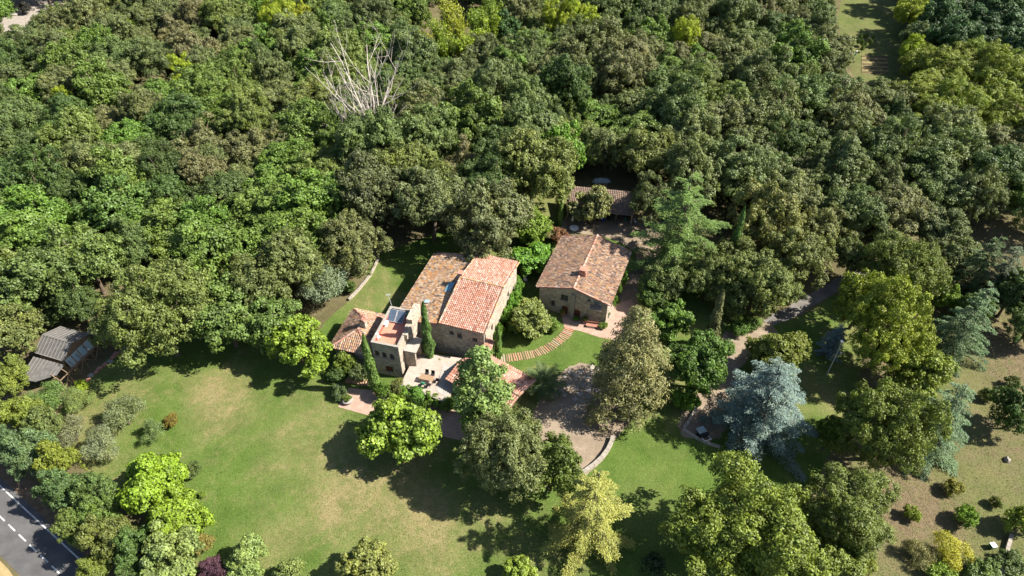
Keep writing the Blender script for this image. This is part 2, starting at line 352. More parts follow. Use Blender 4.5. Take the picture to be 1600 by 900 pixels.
def window(parent, h, y, face='y', out=-1, pane='glass', frame='wood', bars=1, sill=True, name='window', fw=.07):
    xa, xb, za, zb = h[:4]; dep = .2
    def bx(mb, a0, a1, d0, d1, z0, z1):
        p0, p1 = sorted((y-out*d0, y-out*d1))
        mb.box(a0, a1, p0, p1, z0, z1) if face == 'y' else mb.box(p0, p1, a0, a1, z0, z1)
    m = MB()
    bx(m, xa+.005, xa+fw, dep-.04, dep+.04, za+.005, zb-.005); bx(m, xb-fw, xb-.005, dep-.04, dep+.04, za+.005, zb-.005)
    bx(m, xa+fw, xb-fw, dep-.037, dep+.037, za+.005, za+fw); bx(m, xa+fw, xb-fw, dep-.037, dep+.037, zb-fw, zb-.005)
    for i in range(bars): c = xa+(xb-xa)*(i+1)/(bars+1); bx(m, c-.03, c+.03, dep-.034, dep+.034, za+fw, zb-fw)
    if bars: c = (za+zb)/2; bx(m, xa+fw, xb-fw, dep-.03, dep+.03, c-.025, c+.025)
    o = m.build(name, frame, parent)
    m = MB(); bx(m, xa+.01, xb-.01, dep+.045, dep+.075, za+.01, zb-.01); m.build('pane', pane, o)
    if sill: m = MB(); bx(m, xa-.12, xb+.12, -.07, .12, za-.09, za+.004); m.build('sill', 'coping', o)
    return o
def door(parent, h, y, face='y', out=-1, mat='door_red'):
    xa, xb, za, zb = h[:4]; n = max(3, int((xb-xa)/.2)); m = MB()
    for i in range(n):
        a0 = xa+.01+(xb-xa-.02)*i/n; a1 = xa+.01+(xb-xa-.02)*(i+1)/n-.012
        p0, p1 = sorted((y-out*.16, y-out*(.22+.01*(i % 2))))
        m.box(a0, a1, p0, p1, za, zb-.01) if face == 'y' else m.box(p0, p1, a0, a1, za, zb-.01)
    o = m.build('door', mat, parent)
    m = MB(); c = xa+(xb-xa)*.82; p0, p1 = sorted((y-out*.09, y-out*.155))
    m.box(c-.03, c+.03, p0, p1, za+.95, za+1.1) if face == 'y' else m.box(p0, p1, c-.03, c+.03, za+.95, za+1.1)
    m.build('handle', 'black_paint', o); return o
def hole_px(F, u, v, wpx, hpx, y):
    x, z = F.face(u, v, y); dep = Q(*F.wor(x, y, z))[2]; s = dep/FPX
    hh = hpx*s/.74; return (x-wpx*s/2, x+wpx*s/2, z-hh/2, z+hh/2)

# ------------------------------------------------------------------ main house
F = Frame(-10.44, 68.73, -.31)
H = thing('main_house', 'large stone farmhouse with red barrel-tile roof and lower mottled roof beside it', 'house', (*F.o, 0), F.a)
W_, L_, RY, ZE, ZR, ZB = 6.9, 16.4, 8.62, 6.95, 8.35, 6.85
m = MB(); y0, y1, x0, x1 = .35, 16.05, .0, 6.6
zf = ZE-.16+.35*(ZR-ZE)/RY; zk = ZR-.2; zb = ZB-.16
fh = [hole_px(F, 718, 524, 8, 9, y0), hole_px(F, 742, 531, 8, 6, y0), hole_px(F, 703, 511, 7, 6, y0)]
fh[2] = (1.2, 1.9, 4.7, 5.4)
holed(m, x0, x1, 0, zf, y0, fh)
eh = [(3.4, 4.2, 3.6, 4.9), (11.2, 12.0, 3.4, 4.6)]
holed(m, y0, y1, 0, min(zf, zb), x1, eh, face='x', out=1)
mn = min(zf, zb)
m.poly([(x1,y0,mn),(x1,y1,mn),(x1,y1,zb),(x1,RY,zk),(x1,y0,zf)]); m.poly([(x0,y0,0),(x0,y1,0),(x0,y1,zb),(x0,RY,zk),(x0,y0,zf)]); m.poly([(x0,y1,0),(x1,y1,0),(x1,y1,zb),(x0,y1,zb)])
m.build('walls', 'stone', H)
for h in fh: window(H, h, y0)
for h in eh: window(H, h, x1, 'x', 1)
m = MB(); nf = math.hypot(RY, ZR-ZE); nb = math.hypot(L_-RY, ZR-ZB)
tile_slope(m, (-.1, RY, ZR), (1,0,0), (0,-RY,ZE-ZR), [(0,0),(W_+.1,0),(W_+.1,nf),(0,nf)], .28, .38)
tile_slope(m, (-.1, RY, ZR), (1,0,0), (0,L_-RY,ZB-ZR), [(0,0),(W_+.1,0),(W_+.1,nb),(0,nb)], .28, .38)
rf = m.build('roof', 'tile_red', H, kind='stuff')
m = MB()
for (ya, za, yb, zb_) in ((0, ZE, RY, ZR), (RY, ZR, L_, ZB)): m.hexa([(-.12,ya,za-.14),(W_,ya,za-.14),(W_,yb,zb_-.14),(-.12,yb,zb_-.14)], [(-.12,ya,za-.01),(W_,ya,za-.01),(W_,yb,zb_-.01),(-.12,yb,zb_-.01)])
m.build('roof_deck', 'brick', rf)
m = MB(); ridge(m, (-.1, RY, ZR+.06), (W_, RY, ZR+.06), .19); ridge(m, (-.1,RY,ZR+.04), (-.1,L_,ZB+.04), .14); ridge(m, (-.1,RY,ZR+.04), (-.1,0,ZE+.04), .14); ridge(m, (W_,RY,ZR+.04), (W_,0,ZE+.04), .12); ridge(m, (W_,RY,ZR+.04), (W_,L_,ZB+.04), .12)
m.build('ridge_tiles', 'tile_old', rf, kind='stuff')
# lower west roof, falling away to the left
SW, SZ0, SZ1 = 7.3, 6.72, 5.25
m = MB(); sl_ = math.hypot(SW, SZ0-SZ1)
tile_slope(m, (-.05, 0, SZ0), (0,1,0), (-SW,0,SZ1-SZ0), [(.1,0),(L_-.1,0),(L_-.1,sl_),(.1,sl_)], .27, .37)
lr = m.build('lower_roof', 'tile_old', H, kind='stuff')
m = MB(); m.hexa([(-SW,0,SZ1-.13),(-.12,0,SZ0-.13),(-.12,L_,SZ0-.13),(-SW,L_,SZ1-.13)], [(-SW,0,SZ1-.01),(-.12,0,SZ0-.01),(-.12,L_,SZ0-.01),(-SW,L_,SZ1-.01)]); m.build('roof_deck', 'brick', lr)
m = MB(); ridge(m, (-SW,.1,SZ1+.02), (-.1,.1,SZ0+.03), .12); ridge(m, (-SW,L_-.1,SZ1+.02), (-.1,L_-.1,SZ0+.03), .12); m.build('verge_tiles', 'tile_red', lr, kind='stuff')
m = MB(); xa = -SW+.35; lh = [(-3.0,-2.2,3.2,4.3)]
za_ = SZ0-.16+(xa)*(SZ0-SZ1)/SW
holed(m, xa, -.01, 0, za_, .34, lh); m.poly([(xa,.34,za_),(-.01,.34,za_),(-.01,.34,SZ0-.16)])
m.poly([(xa,.34,0),(xa,16.04,0),(xa,16.04,za_),(xa,.34,za_)]); m.poly([(xa,16.04,0),(-.01,16.04,0),(-.01,16.04,SZ0-.16),(xa,16.04,za_)])
m.build('lower_walls', 'stone', H); window(H, lh[0], .34)
# skylights set on the lower roof
sd = np.array((-SW, 0, SZ1-SZ0))/sl_; sn = np.array((-(SZ0-SZ1), 0, SW))/sl_*1.0
def skylight(u, v, wx, wy, pane):
    c = F.at(u, v, 6.4); c[2] = SZ0+(c[0])*(SZ0-SZ1)/SW+.1
    q = [c+sd*a_*wx/2+np.array((0,1,0))*b_*wy/2 for a_, b_ in ((-1,-1),(1,-1),(1,1),(-1,1))]
    nn = np.array((-(SZ0-SZ1)/sl_, 0, SW/sl_))
    m = MB(); m.hexa(q, [p+nn*.16 for p in q]); o = m.build('skylight', 'coping', H)
    q2 = [c+(p-c)*.84 for p in q]; m = MB(); m.hexa([p+nn*.165 for p in q2], [p+nn*.185 for p in q2]); m.build('pane', pane, o)
skylight(703, 450, 1.1, 2.3, 'sky_glass'); skylight(667, 469, .9, .8, 'pale_glass')
# little tiled canopy by the south-east corner and small chimney on the roof edge
c = F.loc(P(768, 513, 4.2)); m = MB(); tile_slope(m, (x1+.02, 1.6, 4.5), (0,-1,0), (1.1,0,-.45), [(0,0),(2.2,0),(2.2,1.2),(0,1.2)], .3, .4); m.build('canopy_roof', 'tile_red', H, kind='stuff')
m = MB(); m.hexa([(x1+.02,-.6,4.3),(x1+1.1,-.6,3.86),(x1+1.1,1.6,3.86),(x1+.02,1.6,4.3)], [(x1+.02,-.6,4.46),(x1+1.1,-.6,4.02),(x1+1.1,1.6,4.02),(x1+.02,1.6,4.46)]); m.bar((x1+1,-.5,0),(x1+1,-.5,3.9),.14); m.bar((x1+1,1.5,0),(x1+1,1.5,3.9),.14); m.build('canopy_frame', 'wood', H)
m = MB(); m.box(-.55,.1,9.0,9.7,6.4,8.75); ch = m.build('chimney', 'stone', H); m = MB(); m.box(-.65,.2,8.9,9.8,8.755,8.87); m.build('chimney_cap', 'brick', ch)

# ------------------------------------------------------------------ annex
F2 = Frame(3.84, 78.75, -.36); A = thing('annex_house', 'smaller stone cottage with weathered gabled tile roof and paved patio in front', 'house', (*F2.o, 0), F2.a)
W2, L2, RX, E2, R2 = 11.9, 13.9, 5.97, 4.75, 6.4
y0, y1, x0, x1 = .4, 13.5, .4, 11.5; ez = E2-.16+.4*(R2-E2)/RX
m = MB()
hw = hole_px(F2, 881.7, 465.5, 12, 9, y0); hd1 = hole_px(F2, 882.5, 484, 9.5, 13, y0); hd2 = hole_px(F2, 902, 486, 9.5, 12, y0); hn = hole_px(F2, 921, 466, 4.5, 10, y0); hg = hole_px(F2, 933, 472, 8, 13, y0); hl = hole_px(F2, 864, 474, 6, 9, y0)
def cl(h, z0=None, zmax=ez-.1):
    h = list(h)
    if z0 is not None: h[3] += z0-h[2]; h[2] = z0
    if h[3] > zmax: h[3] = zmax
    return tuple(h)
hd1, hd2 = cl(hd1, 0.06), cl(hd2, 0.06); hw, hn, hg, hl = (cl(h) for h in (hw, hn, hg, hl))
hs = [hw, hd1, hd2, hn, hg, hl]
holed(m, x0, x1, 0, ez, y0, hs)
for yy in (y0, y1): m.poly([(x0,yy,ez),(x1,yy,ez),(RX,yy,R2-.18)])
m.poly([(x0,y1,0),(x1,y1,0),(x1,y1,ez),(x0,y1,ez)]); m.poly([(x0,y0,0),(x0,y1,0),(x0,y1,ez),(x0,y0,ez)]); m.poly([(x1,y0,0),(x1,y1,0),(x1,y1,ez),(x1,y0,ez)])
m.build('walls', 'stone', A)
window(A, hw, y0); window(A, hn, y0, bars=0); window(A, hg, y0, frame='pale_wood', pane='pale_glass'); window(A, hl, y0); door(A, hd1, y0); door(A, hd2, y0)
px = F2.face(894.5, 470, 0)[0]; m = MB(); m.box(px-.32, px+.32, .12, .397, 0, 4.9); m.build('pilaster', 'coping', A)
lx = (hg[0]+hg[1])/2; lz = hg[2]-.02; m = MB(); m.box(lx-.9, lx+.9, -.5, .39, lz-.16, lz); bal = m.build('balcony', 'coping', A)
m = MB()
for i in range(9): m.bar((lx-.86+i*.215, -.45, lz+.003), (lx-.86+i*.215, -.45, lz+.85), .03)
m.bar((lx-.9, -.45, lz+.87), (lx+.9, -.45, lz+.87), .05); m.build('railing', 'black_paint', bal)
m = MB(); s2 = math.hypot(RX, R2-E2); s3 = math.hypot(W2-RX, R2-E2)
tile_slope(m, (RX,0,R2), (0,1,0), (-RX,0,E2-R2), [(.1,0),(L2-.1,0),(L2-.1,s2),(.1,s2)], .27, .37)
tile_slope(m, (RX,0,R2), (0,1,0), (W2-RX,0,E2-R2), [(.1,0),(L2-.1,0),(L2-.1,s3),(.1,s3)], .27, .37)
rf = m.build('roof', 'tile_annex', A, kind='stuff')
m = MB()
for xe in (0, W2): m.hexa([(xe,0,E2-.13),(RX,0,R2-.13),(RX,L2,R2-.13),(xe,L2,E2-.13)], [(xe,0,E2-.01),(RX,0,R2-.01),(RX,L2,R2-.01),(xe,L2,E2-.01)])
m.build('roof_deck', 'brick', rf)
m = MB(); ridge(m, (RX,0,R2+.06), (RX,L2,R2+.06), .19)
for xe in (0, W2): ridge(m, (xe,.08,E2+.04), (RX,.08,R2+.04), .13); ridge(m, (xe,L2-.08,E2+.04), (RX,L2-.08,R2+.04), .12)
m.build('ridge_tiles', 'tile_red', rf, kind='stuff')
cy = F2.at(910, 423, 7.0)[1]
m = MB(); m.box(RX-.1, RX+1.0, cy-.5, cy+.5, 5.6, 7.1); ch = m.build('chimney', 'brick', A)
for i in range(3): m = MB(); m.box(RX-.05+.38*i, RX+.14+.38*i, cy-.45, cy+.45, 7.105, 7.4); m.build('flue_tile', 'tile_red', ch)
m = MB(); m.box(RX-.15, RX+1.05, cy-.55, cy+.55, 7.405, 7.5); m.build('chimney_cap', 'brick', ch)

# ------------------------------------------------------------------ tower with roof terrace
F3 = Frame(-19.9, 65.25, -.25); T = thing('stone_tower', 'square stone tower with red flat roof terrace and three arched windows', 'tower', (*F3.o, 0), F3.a)
TW, TL, TZ, TF = 4.1, 7.4, 6.7, 5.9
arch = [hole_px(F3, 589, 552, 7.5, 10, 0), hole_px(F3, 600.5, 555, 7.5, 10, 0), hole_px(F3, 612.5, 558, 7.5, 10, 0)]
low = hole_px(F3, 608.5, 577, 12, 10, 0)
m = MB(); holed(m, 0, TW, 0, TZ, 0, arch+[low])
dr = (2.0, 3.0, 1.22, 3.3); holed(m, 0, TL, 0, TZ, TW, [dr], face='x', out=1)
m.poly([(0,TL,0),(TW,TL,0),(TW,TL,TZ),(0,TL,TZ)]); m.poly([(0,0,0),(0,TL,0),(0,TL,TZ),(0,0,TZ)])
for xa, xb, za, zb in arch:
    for s_ in (0, 1):
        c = (xa+xb)/2; r = (xb-xa)/2; e = xa if s_ == 0 else xb; sg = -1 if s_ == 0 else 1
        arc = [(c+sg*r*math.cos(q), .012, zb-r+r*math.sin(q)) for q in [math.pi/2*i/5 for i in range(6)]]
        m.poly([(e, .012, zb)]+arc)
m.build('walls', 'stone', T)
for h in arch: window(T, h, 0, sill=True)
window(T, low, 0, frame='door_red', pane='door_red', bars=2); door(T, dr, TW, 'x', 1, 'wood')
m = MB(); m.box(.3, TW-.3, .3, TL-.3, TF-.2, TF); m.build('terrace_floor', 'terracotta_floor', T)
m = MB(); m.poly([(.303,.303,TF),(TW-.303,.303,TF),(TW-.303,.303,TZ),(.303,.303,TZ)]); m.poly([(.303,.303,TF),(.303,TL-.303,TF),(.303,TL-.303,TZ),(.303,.303,TZ)]); m.poly([(TW-.303,.303,TF),(TW-.303,TL-.303,TF),(TW-.303,TL-.303,TZ),(TW-.303,.303,TZ)]); m.poly([(.303,TL-.303,TF),(TW-.303,TL-.303,TF),(TW-.303,TL-.303,TZ),(.303,TL-.303,TZ)])
m.build('parapet_lining', 'red_paint', T)
for bx_ in ((-.05,TW+.05,-.05,.32), (-.05,TW+.05,TL-.32,TL+.05), (-.047,.32,.323,TL-.323), (TW-.32,TW+.047,.323,TL-.323)):
    m = MB(); m.box(*bx_, TZ-.02, TZ+.09); m.build('coping', 'coping', T)
# raised, stepped wall along the right side and the stair turret
m = MB(); m.box(TW-.28, TW+.62, 4.2, TL+.1, 4.2, 8.2); m.box(TW-.26, TW+.60, 3.3, 4.197, 4.2, 7.4); m.build('high_parapet', 'stone', T)
m = MB(); m.box(TW+.055, TW+1.7, 1.4, 1.75, 0, 4.6); m.box(TW+.055, TW+1.7, 3.6, 3.95, 0, 4.6); m.build('porch_wall', 'stone', T)
m = MB(); m.box(TW+.053, TW+1.95, 1.2, 4.15, 4.605, 4.8); m.build('porch_slab', 'concrete', T)
m = MB(); m.box(TW-.27, TW+.45, 2.3, 3.297, 6.0, 6.95); m.build('stepped_pier', 'stone', T)
def onT(u, v, z): return F3.wor(*F3.at(u, v, z)[:2], z)

# solar collectors
c = F3.at(621, 494, TF+.6); R = thing('solar_collector', 'pair of dark blue solar panels tilted on the red roof terrace', 'solar panel', F3.wor(c[0]-.15, TL-1.45, TF), F3.a); R.scale = (.78, .85, .85)
for i in (-1, 1):
    m = MB(); x = .82*i; q = [(x-.76,-1.1,.3),(x+.76,-1.1,.3),(x+.76,.95,1.25),(x-.76,.95,1.25)]
    m.hexa([(a_, b_, c_-.1) for a_, b_, c_ in q], q); p_ = m.build('panel', 'metal', R)
    q2 = [(x+(a_-x)*.92, b_*.95, .3+(b_*.95+1.1)*.4634+.008) for a_, b_, c_ in q]; m = MB(); m.hexa([(a_, b_, c_-.006) for a_, b_, c_ in q2], q2); m.build('glass', 'solar_glass', p_)
    m = MB()
    for xx in (x-.6, x+.6): m.bar((xx,.9,0),(xx,.9,1.13),.05); m.bar((xx,-1.05,0),(xx,-1.05,.2),.05); m.bar((xx,-1.05,.03),(xx,.9,.03),.05)
    m.build('stand', 'metal', R)

# ------------------------------------------------------------------ hip-roofed pavilion left of the tower
F4 = Frame(-26.53, 67.2, -.26); K = thing('hip_roofed_wing', 'low stone wing with hipped tile roof and small chimney left of the tower', 'house', (*F4.o, 0), F4.a)
w4, l4, z4, zr4 = 6.5, 8.16, 3.5, 5.1; ra, rb = np.array((3.2,3.0,zr4)), np.array((3.2,5.3,zr4))
m = MB()
def hip(o, U, wid, poly_top, run):
    D = np.array(run, float); tile_slope(m, o, U, D, poly_top, .31, .43)
ln = math.hypot(3.2, zr4-z4); tile_slope(m, (3.2,0,zr4), (0,1,0), (-3.2,0,z4-zr4), [(3.0,0),(5.3,0),(l4,ln),(0,ln)], .31, .43)
lr_ = math.hypot(w4-3.2, zr4-z4); tile_slope(m, (3.2,0,zr4), (0,1,0), (w4-3.2,0,z4-zr4), [(3.0,0),(5.3,0),(l4,lr_),(0,lr_)], .31, .43)
lf = math.hypot(3.0, zr4-z4); tile_slope(m, (0,3.0,zr4), (1,0,0), (0,-3.0,z4-zr4), [(3.2,0),(w4,lf),(0,lf)], .31, .43)
lb = math.hypot(l4-5.3, zr4-z4); tile_slope(m, (0,5.3,zr4), (1,0,0), (0,l4-5.3,z4-zr4), [(3.2,0),(w4,lb),(0,lb)], .31, .43)
rf = m.build('roof', 'tile_annex', K, kind='stuff')
m = MB(); cs = [(0,0,z4),(w4,0,z4),(w4,l4,z4),(0,l4,z4)]
dn = lambda q: tuple(np.array(q)-(0,0,.03))
m.poly([dn(cs[0]),dn(cs[1]),dn(ra)]); m.poly([dn(cs[1]),dn(cs[2]),dn(rb),dn(ra)]); m.poly([dn(cs[2]),dn(cs[3]),dn(rb)]); m.poly([dn(cs[3]),dn(cs[0]),dn(ra),dn(rb)]); m.poly([(x_, y_, z_-.15) for x_, y_, z_ in cs[::-1]])
for i in range(4): p_, q_ = cs[i], cs[(i+1) % 4]; m.poly([(p_[0],p_[1],p_[2]-.15),(q_[0],q_[1],q_[2]-.15),dn(q_),dn(p_)])
m.build('roof_deck', 'brick', rf)
m = MB(); up = np.array((0,0,.07))
for p_, q_ in ((ra,rb),(ra,cs[0]),(ra,cs[1]),(rb,cs[2]),(rb,cs[3])): ridge(m, np.array(p_)+up, np.array(q_)+up, .16)
m.build('ridge_tiles', 'tile_red', rf, kind='stuff')
m = MB(); kh = [(1.2,2.4,.9,2.3)]; holed(m, .4, w4-.4, 0, z4-.16, .4, kh)
for p_, q_ in (((.4,.4),(.4,l4-.4)), ((.4,l4-.4),(w4-.4,l4-.4)), ((w4-.4,l4-.4),(w4-.4,.4))): m.poly([(*p_,0),(*q_,0),(*q_,z4-.16),(*p_,z4-.16)])
m.build('walls', 'stone', K); window(K, kh[0], .4)
m = MB(); m.box(3.3,4.15,3.6,4.3,4.2,6.1); ch = m.build('chimney', 'stone', K); m = MB(); tile_slope(m, (3.7,3.4,6.75), (0,1,0), (-.62,0,-.4), [(0,0),(1.1,0),(1.1,.75),(0,.75)], .27, .4); tile_slope(m, (3.7,3.4,6.75), (0,1,0), (.62,0,-.4), [(0,0),(1.1,0),(1.1,.75),(0,.75)], .27, .4); m.build('chimney_cap', 'tile_red', ch, kind='stuff')
for xx in (3.35, 3.98): m = MB(); m.box(xx, xx+.12, 3.65, 4.25, 6.103, 6.45); m.build('cap_support', 'brick', ch)

# ------------------------------------------------------------------ raised terrace in front of the main house
tp = [(-15.95,61.7),(-9.0,58.55),(-6.6,66.6),(-14.2,68.0)]
R = thing('raised_terrace', 'raised stone terrace between the tower and the farmhouse, with brick arch below', 'terrace', (-12.0, 62.5, 0))
loc = lambda x, y, z=0: (x+12.0, y-62.5, z)
m = MB(); a0, a1 = np.array(tp[0]), np.array(tp[1]); TZ_ = 1.5
m.poly([loc(*tp[1]), loc(*tp[2]), loc(*tp[2],TZ_), loc(*tp[1],TZ_)]); m.poly([loc(*tp[0]), loc(*tp[3]), loc(*tp[3],TZ_), loc(*tp[0],TZ_)])
L_ar = np.linalg.norm(a1-a0); nin = np.array((a1-a0)[::-1])*(-1, 1)/L_ar; nin = -nin if nin[1] < 0 else nin
def along(t, z, dd=0): q = a0+(a1-a0)*t+nin*dd; return loc(q[0], q[1], z)
t0, t1 = .62, .9; tc = (t0+t1)/2; tr_ = (t1-t0)/2
m.poly([along(0,0),along(t0,0),along(t0,TZ_),along(0,TZ_)]); m.poly([along(t1,0),along(1,0),along(1,TZ_),along(t1,TZ_)])
ar = [(tc-tr_*math.cos(q), .25+.95*math.sin(q)) for q in [math.pi*i/8 for i in range(9)]]
ar = [(t0,0)]+ar+[(t1,0)]
for i in range(len(ar)-1):
    (ta, za), (tb, zb) = ar[i], ar[i+1]
    if tb-ta > 1e-6: m.poly([along(ta,za),along(tb,zb),along(tb,TZ_),along(ta,TZ_)])
    m.poly([along(ta,za),along(tb,zb),along(tb,zb,1.2),along(ta,za,1.2)])
m.poly([along(t0,0,1.2),along(t1,0,1.2),along(t1,TZ_-.05,1.2),along(t0,TZ_-.05,1.2)])
m.build('retaining_wall', 'stone', R)
m = MB(); m.hexa([loc(*p,TZ_) for p in tp], [loc(*p,TZ_+.06) for p in tp]); m.build('paving', 'paving_cream', R)
gq = [P(u_, v_, TZ_)[:2] for u_, v_ in ((697,622),(712,600),(716,568),(692,571),(680,610))]
m = MB(); m.hexa([loc(*p,TZ_+.065) for p in gq], [loc(*p,TZ_+.09) for p in gq]); m.build('grey_slab', 'paving_grey', R)
for i in range(14):
    m = MB(); ta, tb = i/14, (i+.97)/14; q = [along(ta,0,-.06),along(tb,0,-.06),along(tb,0,.3),along(ta,0,.3)]
    h_ = TZ_+.13+random.uniform(-.02,.02); m.hexa([(x_,y_,TZ_+.062) for x_,y_,_ in q], [(x_,y_,h_) for x_,y_,_ in q]); m.build('coping_stone', 'coping', R)

# open tiled pavilion in front of the farmhouse
F5 = Frame(-6.71, 63.49, -.61); V = thing('tiled_pavilion', 'open garden pavilion with gabled barrel-tile roof, half hidden by a slender tree', 'pavilion', (*F5.o, 0), F5.a)
m = MB(); z5, e5 = 3.6, 2.75; l5 = math.hypot(4.1, z5-e5); lq = math.hypot(2.6, .55)
tile_slope(m, (-1.2,0,z5), (1,0,0), (0,4.1,e5-z5), [(0,0),(10.6,0),(10.6,l5),(0,l5)], .34, .44)
tile_slope(m, (-1.2,0,z5), (1,0,0), (0,-2.6,-.55), [(0,0),(10.6,0),(10.6,lq),(0,lq)], .34, .44)
rf = m.build('roof', 'tile_red', V, kind='stuff')
m = MB(); m.hexa([(-1.2,0,z5-.13),(9.4,0,z5-.13),(9.4,4.1,e5-.13),(-1.2,4.1,e5-.13)], [(-1.2,0,z5-.01),(9.4,0,z5-.01),(9.4,4.1,e5-.01),(-1.2,4.1,e5-.01)]); m.hexa([(-1.2,0,z5-.13),(-1.2,-2.6,z5-.68),(9.4,-2.6,z5-.68),(9.4,0,z5-.13)], [(-1.2,0,z5-.01),(-1.2,-2.6,z5-.56),(9.4,-2.6,z5-.56),(9.4,0,z5-.01)]); m.build('roof_deck', 'wood', rf)
m = MB(); ridge(m, (-1.2,0,z5+.06), (9.4,0,z5+.06), .17); m.build('ridge_tiles', 'tile_old', rf, kind='stuff')
for xx in (-.8, 4.1, 9.0):
    for yy, zz in ((-2.2, z5-.7), (3.7, e5-.06)): m = MB(); m.bar((xx,yy,0),(xx,yy,zz),.22); m.build('post', 'wood', V)
for yy, zz in ((-2.2, z5-.78), (3.7, e5-.14)): m = MB(); m.bar((-1,yy,zz),(9.2,yy,zz),.16,.2); m.build('beam', 'wood', V)

# ------------------------------------------------------------------ barn behind the annex
F6 = Frame(9.94, 102.7, -.17); B = thing('tiled_barn', 'low open-fronted barn with brown tiled lean-to roof behind the cottage', 'barn', (*F6.o, 0), F6.a)
m = MB(); l6 = math.hypot(5.1, 1.4); tile_slope(m, (0,5.1,4.0), (1,0,0), (0,-5.1,-1.4), [(0,0),(12.7,0),(12.7,l6),(0,l6)], .34, .44); rf = m.build('roof', 'tile_brown', B, kind='stuff')
m = MB(); m.hexa([(0,0,2.46),(12.7,0,2.46),(12.7,5.1,3.86),(0,5.1,3.86)], [(0,0,2.59),(12.7,0,2.59),(12.7,5.1,3.99),(0,5.1,3.99)]); m.build('roof_deck', 'wood', rf)
m = MB(); m.box(.3,12.4,4.7,4.95,0,3.72); m.hexa([(.3,.4,0),(.55,.4,0),(.55,4.697,0),(.3,4.697,0)], [(.3,.4,2.5),(.55,.4,2.5),(.55,4.697,3.68),(.3,4.697,3.68)]); m.hexa([(12.15,.4,0),(12.4,.4,0),(12.4,4.697,0),(12.15,4.697,0)], [(12.15,.4,2.5),(12.4,.4,2.5),(12.4,4.697,3.68),(12.15,4.697,3.68)]); m.build('walls', 'stone', B)
for xx in (3.2, 6.3, 9.4): m = MB(); m.bar((xx,.45,0),(xx,.45,2.48),.2); m.build('post', 'wood', B)

# ------------------------------------------------------------------ timber cabin at the left
F7 = Frame(-69.06, 68.85, -.32); Cb = thing('timber_cabin', 'timber cabin with grey ribbed roof and glazed side at the wood edge', 'cabin', (*F7.o, 0), F7.a)
zr7, zf7, zb7 = 4.43, 3.0, 3.4
def sheet_roof(o, U, D, wid, ln_, nb):
    o, U, D = (np.array(q, float) for q in (o, U, D)); D = D/np.linalg.norm(D); N = np.cross(U, D); N *= np.sign(N[2])
    q = [o, o+U*wid, o+U*wid+D*ln_, o+D*ln_]; m = MB(); m.hexa([p-N*.08 for p in q], q); r = m.build('roof_panel', 'roof_felt', Cb)
    for i in range(nb+1):
        m = MB(); p = o+U*(wid*i/nb+random.uniform(-.03,.03)); m.bar(p+N*.035, p+D*ln_+N*.035, .07, .06); m.build('batten', 'batten', r)
    for t in (.02, .98): m = MB(); m.bar(o+D*ln_*t+N*.055-U*.05, o+D*ln_*t+N*.055+U*(wid+.05), .09, .05); m.build('edge_batten', 'batten', r)
sheet_roof((0,0,zr7), (1,0,0), (0,-2.45,zf7-zr7), 5.3, math.hypot(2.45, zr7-zf7), 9)
sheet_roof((0,0,zr7), (1,0,0), (0,2.75,zb7-zr7), 5.3, math.hypot(2.75, zr7-zb7), 9)
q = [F7.loc((*p[:2], 0)) for p in (P(52,557,2.75), P(100,570,2.75), P(88,586,2.3), P(30,592,2.3))]
m = MB(); zz = (2.75, 2.75, 2.3, 2.3); top = [np.array((q[i][0], q[i][1], zz[i])) for i in range(4)]
mid = (top[2]*.5+top[3]*.5)+np.array((.2,-.75,-.12)); ring = [top[0], top[1], top[2], top[2]*.75+mid*.3-top[2]*.05, mid, top[3]]
m.hexa([p-np.array((0,0,.09)) for p in ring], ring); r = m.build('porch_roof', 'roof_felt', Cb)
for i in range(9):
    t = (i+.3)/9; p0 = top[0]+(top[1]-top[0])*t; p1 = top[3]+(top[2]-top[3])*t; m = MB(); m.bar(p0+(0,0,.035), p1+(0,0,.035), .07, .06); m.build('batten', 'batten', r)
m = MB(); m.poly([(.3,-2.2,0),(5.0,-2.2,0),(5.0,-2.2,2.95),(.3,-2.2,2.95)]); m.poly([(.3,2.5,0),(5.0,2.5,0),(5.0,2.5,3.35),(.3,2.5,3.35)]); m.poly([(.3,-2.2,0),(.3,2.5,0),(.3,2.5,3.3),(.3,0,4.25),(.3,-2.2,2.95)]); m.poly([(5.0,-2.2,0),(5.0,2.5,0),(5.0,2.5,1.3),(5.0,-2.2,1.3)]); m.poly([(5.0,-2.2,2.8),(5.0,2.5,2.8),(5.0,2.5,3.3),(5.0,0,4.25),(5.0,-2.2,2.95)])
m.build('walls', 'wood', Cb)
for i in range(4):
    ya = -2.1+i*1.15; m = MB(); q = [(5.05,ya,1.35),(5.05,ya+1.0,1.35),(5.55,ya+1.0,2.6),(5.55,ya,2.6)][::1]
    q = [(5.55,ya,1.35),(5.55,ya+1.0,1.35),(5.06,ya+1.0,2.75),(5.06,ya,2.75)]
    m.hexa(q, [(x_+.05, y_, z_+.02) for x_, y_, z_ in q]); wn = m.build('window', 'pale_glass', Cb)
    m = MB()
    for j in range(4): m.bar(np.array(q[j])+(.03,0,.01), np.array(q[(j+1) % 4])+(.03,0,.01), .09)
    m.build('frame', 'pale_wood', wn)
for i in range(6):
    m = MB(); yy = -4.9+i*1.45; m.bar((6.6,yy,0),(6.6,yy,2.0),.11); m.build('post', 'wood', Cb)
    if i < 5: m = MB(); m.bar((6.6,yy,1.95 if i % 2 else .1),(6.6,yy+1.45,.1 if i % 2 else 1.95),.09); m.build('brace', 'wood', Cb)
    m = MB(); m.bar((6.6,yy,1.98),(5.0,yy+.2,2.5),.09); m.build('rafter', 'wood', Cb)
m = MB(); m.bar((6.6,-4.95,2.03),(6.6,2.4,2.03),.11); m.build('rail', 'wood', Cb)
